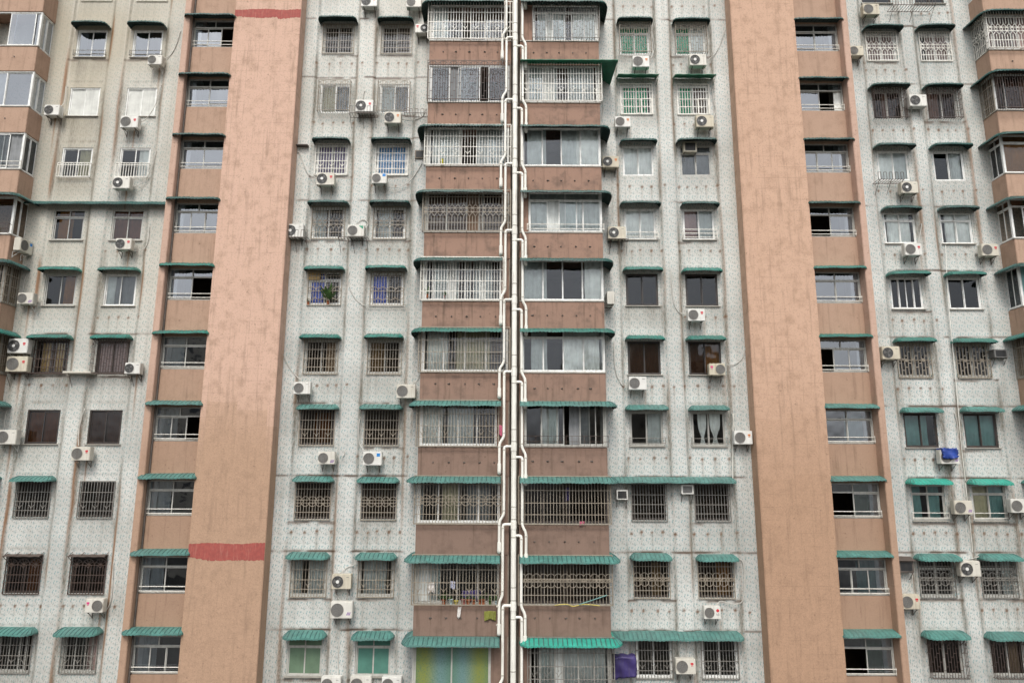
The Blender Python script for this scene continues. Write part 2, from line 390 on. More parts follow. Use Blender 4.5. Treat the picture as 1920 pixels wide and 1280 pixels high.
# ------------------------------------------------------------------ air conditioner table
# x, y in the photo (centre of the front), wall depth, width, fan kind, sticker, body, hose, fan side, label
G1 = 'outdoor air conditioner units on the facade'
AC = [
 (290, 112, WING, 28, 'm', None, 'w', [(300, 112), (318, 105), (330, 85), (338, 60)], 0, 'white air conditioner under the right blue-reflecting window with low rails, top left of the facade'),
 (97, 206, WING, 30, 'd', None, 'w', [(112, 203), (121, 190), (124, 163)], 0, 'white air conditioner beside the pink corner balcony with white sash windows, upper left'),
 (242, 228, WING, 34, 'm', 'stk_red', 'w', [(258, 232), (275, 222), (292, 195), (301, 162)], 0, 'white air conditioner with red mark hung under the right white-curtained window of the left wing'),
 (227, 342, WING, 34, 'h', None, 'w', [(246, 352), (268, 342), (284, 315), (292, 285)], 0, 'white air conditioner with white fan hub under a left-wing window with half-height railing'),
 (231, 457, WING, 31, 'd', 'stk_red', 'w', [(247, 470), (268, 468), (278, 450), (280, 425)], 0, 'small air conditioner under the brown window below the long green canopy at left'),
 (47, 559, WING, 30, 'm', 'stk_purple', 'w', [(43, 545), (46, 525), (50, 516)], 0, 'white air conditioner on white bracket beside the barred pink corner balcony at left'),
 (33, 648, WING, 38, 'h', 'stk_red', 'w', [(50, 640), (57, 660), (55, 690)], 0, 'upper white air conditioner of the stacked pair at the left edge'),
 (31, 682, WING, 40, 'm', 'stk_red', 'c', [(52, 684), (57, 670), (52, 640)], 0, 'lower yellowed air conditioner of the stacked pair at the left edge'),
 (248, 690, WING, 29, 'd', None, 'w', None, 0, 'white air conditioner at lower right corner of a lattice-barred window beside left stair tower'),
 (12, 819, WING, 36, 'm', None, 'w', [(8, 800), (10, 780), (13, 770)], 0, 'white air conditioner at the left edge beside the plain dark bronze window'),
 (151, 850, WING, 34, 'm', 'stk_red', 'w', [(147, 835), (149, 800), (158, 768)], 0, 'white air conditioner with red sticker under the right dark bronze window at left'),
 (176, 1135, WING, 32, 'm', 'stk_pink', 'w', [(195, 1150), (208, 1125), (212, 1080), (213, 1055)], 1, 'white air conditioner with fan at right and pink label, lowest at left'),
 (692, 2, 0, 32, 'd', 'stk_red', 'w', None, 0, 'white air conditioner cut by the top edge between two barred window columns'),
 (776, 4, 0, 30, 'm', None, 'w', None, 0, 'white air conditioner cut by the top edge next to the left balcony column'),
 (791, 53, 0, 26, 'h', 'stk_red', 'w', None, 1, 'small air conditioner with white hub squeezed between barred window and top left balcony'),
 (683, 198, 0, 34, 'h', 'stk_red', 'w', [(680, 185), (682, 175), (684, 171)], 0, 'air conditioner standing in a rusty wall rack between two caged windows'),
 (736, 220, 0, 32, 'd', 'stk_orange', 'w', [(752, 224), (775, 225), (792, 218), (797, 205)], 0, 'white air conditioner below the right caged window, in front of a wall rack'),
 (610, 335, 0, 35, 'h', 'stk_red', 'w', [(593, 333), (580, 328), (572, 315), (563, 290), (556, 283)], 0, 'white air conditioner with white hub under the barred window with violet curtain'),
 (711, 334, 0, 29, 'm', 'stk_blue', 'w', [(727, 350), (748, 351), (770, 338), (790, 308)], 0, 'white air conditioner under the barred window with bright blue curtain'),
 (551, 432, 0, 36, 'h', None, 'w', [(545, 412), (538, 405), (540, 396), (549, 396)], 0, 'white air conditioner in a wire rack beside the left pink pier'),
 (667, 432, 0, 32, 'm', 'stk_green', 'w', [(685, 430), (690, 418), (680, 412), (668, 420)], 0, 'white air conditioner with green corner on a rusty shelf between two diamond-barred windows'),
 (566, 727, 0, 31, 'm', None, 'w', [(564, 712), (553, 702), (538, 680), (527, 652)], 0, 'white air conditioner beside left pier fed by hose from a wall hole, below barred window'),
 (761, 733, 0, 35, 'm', None, 'w', [(775, 718), (785, 708), (785, 696)], 0, 'large clean white air conditioner beside the brown balcony, above a barred window'),
 (612, 858, 0, 31, 'm', 'stk_purple', 'w', [(640, 858), (646, 850), (645, 845)], 0, 'white air conditioner with slanted purple logo under a dark barred window'),
 (698, 859, 0, 34, 'm', 'stk_blue', 'w', [(683, 845), (674, 830), (673, 800), (675, 785)], 0, 'white air conditioner with bright blue label under a dark barred window'),
 (640, 1090, 0, 34, 'h', None, 'c', [(638, 1074), (650, 1064), (664, 1058), (669, 1050)], 0, 'upper cream air conditioner with white hub between two curtained barred windows'),
 (640, 1143, 0, 38, 'm', 'stk_purple', 'w', [(640, 1126), (632, 1118), (628, 1108)], 0, 'lower white air conditioner with square fan grille and purple stripe between barred windows'),
 (620, 1283, 0, 34, 'm', None, 'w', None, 0, 'air conditioner at the bottom edge under the pale green window'),
 (676, 1283, 0, 36, 'm', None, 'w', None, 0, 'air conditioner at the bottom edge under the left side of the turquoise window'),
 (734, 1283, 0, 34, 'm', None, 'w', None, 0, 'air conditioner at the bottom edge right of the turquoise window'),
 (1202, 115, 0, 33, 'm', 'stk_orange', 'w', [(1220, 110), (1227, 90), (1222, 60)], 0, 'white air conditioner under the left window with green panes and cage'),
 (1309, 112, 0, 33, 'h', None, 'w', [(1328, 113), (1345, 95), (1355, 70), (1359, 55)], 0, 'white air conditioner with black fan and white hub under the right green-paned window'),
 (1168, 228, 0, 30, 'm', 'stk_orange', 'w', None, 0, 'small white air conditioner with orange label left below a window under flat green awning'),
 (1322, 227, 0, 34, 'h', None, 'c', [(1338, 220), (1342, 205), (1338, 190), (1336, 168)], 0, 'cream air conditioner with white hub right below a half green barred window'),
 (1145, 303, 0, 32, 'h', 'stk_orange', 'c', None, 0, 'cream air conditioner left of the white-curtained window beside the right balconies'),
 (1157, 436, 0, 34, 'h', None, 'c', None, 0, 'cream air conditioner with white hub on a rusty rack beside a curtained window'),
 (1306, 590, 0, 32, 'm', 'stk_red', 'w', [(1288, 590), (1272, 584), (1262, 560), (1259, 510)], 0, 'white air conditioner with red label under the right plain dark window'),
 (1196, 718, 0, 33, 'm', None, 'w', [(1180, 722), (1165, 720), (1153, 690), (1151, 645)], 0, 'white air conditioner under the left dark window with wood-brown blinds'),
 (1345, 692, 0, 30, 'm', 'stk_pink', 'c', [(1360, 683), (1378, 683), (1392, 670), (1398, 650)], 1, 'white air conditioner standing on the sill of the right orange-brown window'),
 (1394, 820, 0, 33, 'm', 'stk_orange', 'w', [(1380, 810), (1375, 790), (1373, 775)], 0, 'white air conditioner beside the right pier, near a window with swagged white curtains'),
 (1336, 1148, 0, 29, 'm', 'LG', 'w', [(1345, 1133), (1352, 1126), (1378, 1132), (1394, 1120), (1394, 1060), (1386, 1046)], 0, 'white air conditioner with round red logo and letters on its front'),
 (1286, 1249, 0, 34, 'm', 'stk_red', 'w', [(1288, 1232), (1288, 1215), (1287, 1204)], 0, 'white air conditioner between barred windows under the lowest long green awning'),
 (1634, 17, WING, 33, 'm', None, 'c', [(1620, 10), (1610, -5), (1612, -20)], 0, 'cream air conditioner at the top edge above the first window of the right wing'),
 (1606, 95, WING, 29, 'm', None, 'c', None, 0, 'cream air conditioner beside right stair tower, left of the topmost barred window'),
 (1722, 188, WING, 34, 'd', None, 'w', None, 0, 'white air conditioner with black fan between two rusty caged windows'),
 (1706, 351, WING, 33, 'h', None, 'w', None, 0, 'white air conditioner with white hub below a black wire rack in the right wing'),
 (1713, 467, WING, 33, 'm', 'stk_red', 'w', [(1722, 455), (1726, 435), (1728, 420)], 0, 'white air conditioner with red corner label under the left white-framed window of the right wing'),
 (1857, 468, WING, 33, 'm', 'stk_red', 'w', None, 0, 'white air conditioner with red corner label next to the far right corner balcony'),
 (1671, 661, WING, 34, 'd', None, 'c', None, 0, 'rust-stained air conditioner overlapping a brick-pattern grille, beside right stair tower'),
 (1781, 856, WING, 35, 'm', 'stk_purple', 'w', [(1795, 830), (1796, 800), (1790, 775)], 0, 'white air conditioner half covered by a blue tarpaulin'),
 (1807, 951, WING, 33, 'm', 'stk_purple', 'w', [(1794, 935), (1790, 920), (1793, 906)], 0, 'white air conditioner with purple stripe between two teal-curtained windows with rails'),
 (1913, 948, WING, 33, 'm', None, 'w', [(1898, 935), (1893, 920), (1885, 912)], 0, 'white air conditioner cut by the right edge'),
 (1820, 1066, WING, 36, 'h', None, 'w', [(1808, 1050), (1820, 1047), (1835, 1043)], 0, 'large white air conditioner with white hub between two circle-barred windows of the right wing'),
 (1708, 1128, WING, 34, 'm', 'stk_red', 'c', [(1695, 1112), (1705, 1100), (1711, 1080)], 0, 'yellowed rusty air conditioner under an old box unit beside right stair tower'),
]
for a in AC: ACSTAIN.append(W(a[0], a[1], a[2]))

wall(-15.05-13.0, -15.05, WING, (COLX['L1'], COLX['L2']), 11, 2.0, .95, (1, 6))
wall(-9.76, -3.70, 0, (COLX['A'], COLX['B']), 23, .85, .42, (1, 2, 3, 4, 7, 8, 9, 10))
wall(3.80, 10.0, 0, (COLX['C'], COLX['D']), 37, .85, .36, (1, 4, 8, 9, 10))
wall(15.3, 15.3+13.0, WING, (COLX['R1'], COLX['R2']), 51, .95, .22, (1, 2, 4, 5, 6, 7, 8, 9))

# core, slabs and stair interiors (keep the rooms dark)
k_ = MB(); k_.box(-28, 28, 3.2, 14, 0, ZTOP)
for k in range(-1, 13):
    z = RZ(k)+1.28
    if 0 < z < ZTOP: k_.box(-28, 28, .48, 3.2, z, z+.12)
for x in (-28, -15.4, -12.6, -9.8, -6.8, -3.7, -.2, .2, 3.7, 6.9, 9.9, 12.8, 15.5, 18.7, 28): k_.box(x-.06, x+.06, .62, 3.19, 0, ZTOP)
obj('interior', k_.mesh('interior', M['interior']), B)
k_ = MB()
k_.box(-14.86, -14.71, -.28, .9, 0, ZTOP); obj('stairwell_wall', k_.mesh('stairwell_wall', M['interior_white']), B)
k_ = MB(); k_.box(14.96, 15.11, -.18, .9, 0, ZTOP); obj('stairwell_wall', k_.mesh('stairwell_wall', M['interior_white']), B)
k_ = MB(); k_.box(-28.05, 28.3, .5, 14.2, ZTOP, ZTOP+.5); obj('roof', k_.mesh('roof', M['gap_wall']), B)

# ------------------------------------------------------------------ blocks across the street (mirrored in the window panes)
plain('far_wall', (.60, .56, .48), .8, .12, .3); plain('far_glass', (.06, .07, .08), .2, .3, .5)
def far_block(x0, x1, y0, y1, h, label):
    root = tag(obj('apartment_tower', None, None, ((x0+x1)/2, y1, 0)), label, 'building'); hw = (x1-x0)/2; dp = y1-y0
    b = MB(); b.box(-hw, hw, -dp, 0, 0, h); b.box(-hw*.4, hw*.2, -dp*.7, -dp*.2, h, h+4); obj('wall', b.mesh('wall', M['far_wall']), root)
    wm = MB(); wm.box(-.9, .9, 0, .06, -.8, .8); wm = wm.mesh('window', M['far_glass']); sl = MB(); sl.box(-2.2, 2.2, 0, 1.1, -.55, .5); sl = sl.mesh('balcony', M['far_wall'])
    nx = int(2*hw/6)
    for j in range(int(h/3)-1):
        for i in range(nx):
            if i % 2 == 0: obj('balcony', sl, root, (-hw+3+i*6, 0, 3*j+2.4))
            if j % 2 == 0 or i % 2: obj('window', wm, root, (-hw+3+i*6, .0, 3*j+4.2))
far_block(-62, -14, -100, -84, 41, 'broad pale apartment tower across the street, mirrored in the window panes')
far_block(8, 46, -94, -80, 33, 'lower pale apartment block across the street, mirrored in the window panes')

# ------------------------------------------------------------------ piers and fins
def slab(name, x0, x1, y0, y1, mat, z0=ZBOT, z1=ZTOP, bev=.02):
    b = MB(); b.box(x0, x1, y0, y1, z0, z1); me = b.mesh(name, mat)
    bm = bmesh.new(); bm.from_mesh(me); bmesh.ops.bevel(bm, geom=list(bm.edges), offset=bev, segments=2, affect='EDGES'); bm.to_mesh(me); bm.free()
    return obj(name, me, B)
pl = slab('pier', -12.75, -9.72, -.8, .45, M['pier_render']); pr = slab('pier', 9.95, 12.87, -.8, .45, M['pier_render_tan'])
slab('pier_fin', -15.05, -14.77, -.8, .6, M['fin_render']); slab('pier_fin', 15.02, 15.30, -.8, .6, M['fin_render'])
def band(px0, px1, ya, yb, seed):
    r = random.Random(seed); b = MB(); n = 60
    x0, x1 = -12.74, -9.73
    for i in range(n):
        xa, xb = x0+(x1-x0)*i/n, x0+(x1-x0)*(i+1)/n
        pass
    top, bot = [], []
    for i in range(n+1):
        t = i/n; X = x0+(x1-x0)*t
        zt = W(px0+(px1-px0)*t, ya+.9*math.sin(t*9+seed)+r.uniform(-.7, .7), -.8)[1]; zb = W(px0+(px1-px0)*t, yb(t)+r.uniform(-1.3, 1.3), -.8)[1]
        top.append((X, zt)); bot.append((X, zb))
    for i in range(n):
        (xa, ta), (xb, tb) = top[i], top[i+1]; ba, bb = bot[i][1], bot[i+1][1]
        b.quad((xa, -.804, ba), (xb, -.804, bb), (xb, -.804, tb), (xa, -.804, ta))
    obj('red_paint_band', b.mesh('red_paint_band', M['red_paint']), pl)
band(444, 560, 18, lambda t: 31+3*math.sin(t*4)+(4 if t > .65 else 0), 1)
band(352, 486, 1018, lambda t: 1043+7*min(1, t*4), 2)

# ------------------------------------------------------------------ windows
CACHE = {}
def cached(key, fn):
    if key not in CACHE: CACHE[key] = fn()
    return CACHE[key]
def frame_parts(Wd, H, n, tr, var, opn=''):
    """returns builder of frame and list of panes (x0,x1,z0,z1,y)"""
    b = MB(); t = .05; x0, x1, z0, z1 = -Wd/2, Wd/2, -H/2, H/2
    b.box(x0, x0+t, 0, .09, z0, z1); b.box(x1-t, x1, 0, .09, z0, z1); b.box(x0+t, x1-t, 0, .09, z0, z0+t); b.box(x0+t, x1-t, 0, .09, z1-t, z1)
    panes = []; zt = z1-t
    if tr:
        zb = z1-tr; b.box(x0+t, x1-t, .004, .086, zb-.03, zb+.03)
        m_ = max(2, n//2)
        for i in range(m_):
            a, c = x0+t+(x1-x0-2*t)*i/m_, x0+t+(x1-x0-2*t)*(i+1)/m_
            panes.append((a, c, zb+.03, z1-t, .05))
            if i: b.box(a-.02, a+.02, .01, .08, zb+.03, z1-t)
        zt = zb-.03
    r = random.Random(var); a0, a1 = x0+t, x1-t; sw = (a1-a0)/n; s = .042
    for i in range(n):
        if ('L' in opn and i == 0) or ('R' in opn and i == n-1): continue
        off = 0
        if var and n >= 2 and r.random() < .38: off = r.choice((-1, 1))*sw*r.uniform(.15, .85)
        a = min(max(a0+i*sw+off, a0), a1-sw)
        y = .02 if i % 2 else .052
        xa, xb = a-(.012 if i else 0), a+sw+(.012 if i < n-1 else 0)
        b.box(xa, xa+s, y, y+.026, z0+t, zt); b.box(xb-s, xb, y, y+.026, z0+t, zt)
        b.box(xa+s, xb-s, y+.002, y+.024, z0+t, z0+t+s); b.box(xa+s, xb-s, y+.002, y+.024, zt-s, zt)
        panes.append((xa+s, xb-s, z0+t+s, zt-s, y+.012))
    return b, panes
def glass_mesh(panes, var, mat):
    b = MB(); r = random.Random(var+99)
    for (a, c, z0, z1, y) in panes:
        t1, t2 = r.uniform(-.004, .004), r.uniform(-.006, .006)
        b.quad((a, y-t1-t2, z0), (c, y+t1-t2, z0), (c, y+t1+t2, z1), (a, y-t1+t2, z1))
    return b.mesh('pane', mat)
def curtain_mesh(x0, x1, z0, z1, mat, seed, swag=False):
    b = MB(); r = random.Random(seed); n = max(6, int((x1-x0)/.025)); ph = r.uniform(0, 6); fr = r.uniform(19, 30)
    P = []
    rows_ = 8 if swag else 3
    for j in range(rows_+1):
        t = j/rows_; z = z1+(z0-z1)*t; row = []
        for i in range(n+1):
            s = i/n
            if swag:
                pin = 1-.72*math.exp(-((t-.78)/.22)**2)*1.0
                x = x0+(x1-x0)*(.5+(s-.5)*pin)
            else: x = x0+(x1-x0)*s+.01*math.sin(7*t+i)
            row.append((x, .018*math.sin(x*fr+ph)*(1+.4*t)+.010*math.sin(x*11+ph*2), z))
        P.append(row)
    for j in range(rows_):
        for i in range(n): b.quad(P[j+1][i], P[j+1][i+1], P[j][i+1], P[j][i])
    return b.mesh('curtain', mat, True)
def grille_mesh(typ, Wd, H, mat, r=.0115, var=0, cage=False):
    b = MB(); x0, x1, z0, z1 = -Wd/2, Wd/2, -H/2, H/2; D = 0
    def vb(x, a=z0, c=z1, y=0., rr=r): b.tube([(x, y, a), (x, y, c)], rr)
    def hb(z, a=x0, c=x1, y=0., rr=r*1.15): b.tube([(a, y, z), (c, y, z)], rr)
    def border(y=0.):
        for x in (x0, x1): vb(x, y=y, rr=r*1.5)
        for z in (z0, z1): hb(z, y=y, rr=r*1.5)
    n = max(4, round(Wd/.125)); xs = [x0+Wd*i/n for i in range(1, n)]
    if typ in 'bv':
        border(); [vb(x) for x in xs]; [hb(z0+H*f) for f in (.2, .44, .7)]
        if typ == 'v':
            m_ = max(2, round(Wd/.5)); zc = z0+H*.24
            for i in range(m_):
                cx = x0+Wd*(i+.5)/m_
                for s in (-1, 1): b.tube([(cx, -.012, zc), (cx+s*.03, -.012, zc+.08), (cx+s*.08, -.012, zc+.14), (cx+s*.13, -.012, zc+.16)], r*.9)
                b.disc(cx, -.005, zc+.22, .018, 8, .015)
    elif typ == 'B':      # bars with a framed escape hatch
        border(); [vb(x) for x in xs]; [hb(z0+H*f) for f in (.25, .5, .75)]
        s = 1 if var % 2 else -1; xa, xb = sorted((s*Wd*.14, s*Wd*.47))
        for x in (xa, xb): vb(x, z0, z0+H*.5, -.015, r*1.6)
        hb(z0+H*.5, xa, xb, -.015, r*1.6)
        for cx in (-Wd/4, Wd/4):
            for s in (-1, 1): b.tube([(cx, -.012, z0+.3), (cx+s*.05, -.012, z0+.37), (cx+s*.1, -.012, z0+.40)], r*.9)
    elif typ == 'o':
        border(); zm = -.02; [vb(x) for x in xs]; [hb(z) for z in (zm+.06, zm-.06, z0+H*.2, z1-H*.18)]
        m_ = max(4, round(Wd/.30)); 
        for i in range(m_):
            cx = x0+Wd*(i+.5)/m_; rd = Wd/m_*.5
            b.arc(cx, zm+.05, rd, 0, math.pi, r*1.1, -.02); b.arc(cx, zm-.05, rd, math.pi, 2*math.pi, r*1.1, -.02)
            if i % 2: b.arc(cx-rd, zm, .055, 0, 2*math.pi, r*1.1, -.02)
    elif typ == 'O':      # chain of full circles
        border(); zm = -.02; [vb(x) for x in xs]; [hb(z) for z in (zm+.06, zm-.06, z0+H*.2, z1-H*.18)]
        m_ = max(4, round(Wd/.29))
        for i in range(m_):
            cx = x0+Wd*(i+.5)/m_; rd = Wd/m_*.52
            for s in (-1, 1): b.arc(cx, zm+s*.11, rd, 0, 2*math.pi, r*1.1, -.02, 14)
            if i % 2: b.arc(cx-rd, zm, .05, 0, 2*math.pi, r*1.1, -.022)
    elif typ == 'x':
        border(); hb(.09); hb(-.09); hb(z0+H*.2); hb(z1-H*.18)
        for x in xs: vb(x, .27, z1); vb(x, z0, -.27)
        m_ = n
        for i in range(m_):
            a, c = x0+Wd*i/m_, x0+Wd*(i+1)/m_
            for s in (-1, 1):
                p, q = (.09, .27) if i % 2 else (.27, .09)
                b.tube([(a, 0, s*p), (c, 0, s*q)], r)
            if i % 2: b.arc(a, 0, .07, 0, 2*math.pi, r, 0, 8)
    elif typ in 'kK':
        heavy = typ == 'K'; rr = r*1.45 if heavy else r*.8; D = 0 if heavy else .26
        nn = max(6, round(Wd/(.14 if heavy else .115))); yy = -D
        for i in range(nn+1): vb(x0+Wd*i/nn, y=yy, rr=rr)
        hb(z0, y=yy, rr=rr*1.4); hb(z1, y=yy, rr=rr*1.3)
        R3 = random.Random(var)
        for i in range(nn):
            a, c = x0+Wd*i/nn, x0+Wd*(i+1)/nn
            for j in range(3):
                z = z0+H*((j+(.25, .62, .9)[i % 3])/3); 
                if z < z1-.2 or heavy: hb(z, a, c, yy, rr)
        if heavy: hb(0, rr=rr); [b.arc(cx, 0, .05, 0, 2*math.pi, rr, -.01, 8) for cx in (-Wd*.25, Wd*.25)]
        else:
            m_ = max(2, round(Wd/.48))
            for i in range(m_):
                cx = x0+Wd*(i+.5)/m_
                for t in (.25, .5, .75): b.tube([(cx, yy, z1-.26), (cx+.23*math.cos(math.pi*t), yy, z1-.26+.23*math.sin(math.pi*t))], rr)
                b.arc(cx, z1-.26, .22, 0, math.pi, rr, yy)
            for x in (x0, x1):
                for t in (.33, .66): vb(x, y=-D*t, rr=rr)
                for z in (z0, z0+H*.3, z0+H*.62, z1-.26, z1): b.tube([(x, 0, z), (x, -D, z)], rr)
            for i in range(0, nn+1): b.tube([(x0+Wd*i/nn, 0, z0), (x0+Wd*i/nn, -D, z0)], rr)
    elif typ == 'f':
        border(); zt = z1-.36; hb(zt); hb(z0+H*.3); hb(z0+H*.5); [vb(x, z0, zt) for x in xs]
        m_ = max(2, round(Wd/.47))
        for i in range(m_):
            cx = x0+Wd*(i+.5)/m_; rd = Wd/m_*.48
            b.arc(cx, zt, rd, 0, math.pi, r); b.arc(cx, zt-.02, .07, 0, 2*math.pi, r, -.01)
            for t in (.2, .4, .6, .8): b.tube([(cx, 0, zt), (cx+rd*math.cos(math.pi*t), 0, zt+rd*math.sin(math.pi*t))], r*.9)
    elif typ == 'q':
        border(); [vb(x) for x in xs]; hb(z1-.2); hb(z0+H*.42)
        m_ = max(3, round(Wd/.34))
        for i in range(m_):
            cx = x0+Wd*(i+.5)/m_; rd = Wd/m_*.5
            b.arc(cx, z1-.2, rd, 0, math.pi, r*1.2, -.015); b.arc(cx, z0+H*.42, rd, 0, math.pi, r*1.2, -.015); b.arc(cx, z0+H*.28, rd, math.pi, 2*math.pi, r*1.2, -.015)
    elif typ in 'rR':
        for z in ((z0+.12, z0+.32) if typ == 'r' else (z0+.1, z0+.28, z0+.46)): hb(z, x0-.06, x1+.06, -.03, r*1.1)
        for x in (x0-.06, x1+.06): vb(x, z0+.06, z0+.36, -.03)
        for x in (x0-.06, x1+.06): b.tube([(x, -.03, z0+.12), (x, .05, z0+.12)], r)
    elif typ == 'h':
        zt = z0+H*.44; hb(zt, y=-.1, rr=r*1.4); hb(z0, y=-.1, rr=r*1.4); hb(zt-.1, y=-.1)
        for x in [x0+Wd*i/12 for i in range(13)]: vb(x, z0, zt, -.1)
        for x in (x0, x1):
            for z in (zt, z0): b.tube([(x, -.1, z), (x, .05, z)], r)
    elif typ == 'l':      # low wire basket
        zt = z0+.42
        for z in (z0, z0+.2, zt): hb(z, y=-.22, rr=r*.8)
        for x in [x0+Wd*i/14 for i in range(15)]: vb(x, z0, zt, -.22, r*.7); b.tube([(x, 0, z0), (x, -.22, z0)], r*.7)
        for x in (x0, x1): b.tube([(x, 0, zt), (x, -.22, zt)], r)
    if cage:
        for x in (x0, x1):
            for i in range(7): b.tube([(x, 0, z0+H*i/6), (x, .24, z0+H*i/6)], r)
            vb(x, y=.12)
        for i in range(0, n+1, 3): b.tube([(x0+Wd*i/n, 0, z0), (x0+Wd*i/n, .2, z0)], r)
    return b.mesh('grille', mat)
GM = dict(w='grille_w', g='grille_g', b='grille_b', r='grille_r')
UID = [0]
def window(name, loc, Wd, H, spec, parent=B, rz=0, tr=0, awn=True):
    """spec: frame+sashes, grille+colour, glass, curtains"""
    fr, gr, gl, cu = spec; UID[0] += 1; var = UID[0] % 7 if Wd < 1.6 else UID[0]
    n = int(fr[1]); tt = tr if tr else (.34 if 't' in fr else 0)
    if 'p' in fr: var = 0
    key = ('F', round(Wd, 3), round(H, 3), fr, var, tt)
    if key not in CACHE:
        b, panes = frame_parts(Wd, H, n, tt, var, fr); CACHE[key] = (b.mesh('window_frame', M['frame_'+fr[0]]), panes)
    me, panes = CACHE[key]
    o = obj(name, me, parent, loc, rz)
    gm = {'-': 'glass', 'd': 'glass_dark', 'm': 'glass_mirror'}.get(gl)
    if gm: obj('pane', cached(('P',)+key+(gl,), lambda: glass_mesh(panes, var, M[gm])), o)
    else:
        for (a, c, z0, z1, y) in panes:
            b = MB(); b.quad((a, y, z0), (c, y, z0), (c, y, z1), (a, y, z1))
            obj('pane', b.mesh('pane', M[gl if gl.startswith('film') else 'cloth_'+gl]), o)
    for ci, cs in enumerate(cu.split(';') if cu else []):
        cn, a, c = cs.split(':')[:3]; a, c = float(a), float(c)
        swag = 's' in cs.split(':')[3:]
        me2 = curtain_mesh(-Wd/2+.05+(Wd-.1)*a, -Wd/2+.05+(Wd-.1)*c, -H/2+.06, H/2-.04-(0 if not tt else .0), M['cloth_'+cn], UID[0]*3+ci, swag)
        obj('curtain', me2, o, (0, .105, 0))  # also hangs the tan sheets that stand for reflections in the left wing
    if gr != '-':
        gw, gh = (Wd+.06, H+.06)
        if gr[0] in 'rR': gw, gh = Wd, H
        v = UID[0] % 4 if gr[0] in 'kB' else 0
        rr = .0165 if gr[1] == 'w' else .0145; cage = Wd > 2 and gr[0] in 'bvoOxB'
        if cage: gw += .10
        obj('grille', cached(('G', gr, round(gw, 2), round(gh, 2), v, cage), lambda: grille_mesh(gr[0], gw, gh, M[GM[gr[1]]], rr, v, cage)), o, (0, -.05-loc_off(name)-(.15 if cage else 0), 0))
    return o
def loc_off(name): return .03 if name == 'window' else .02

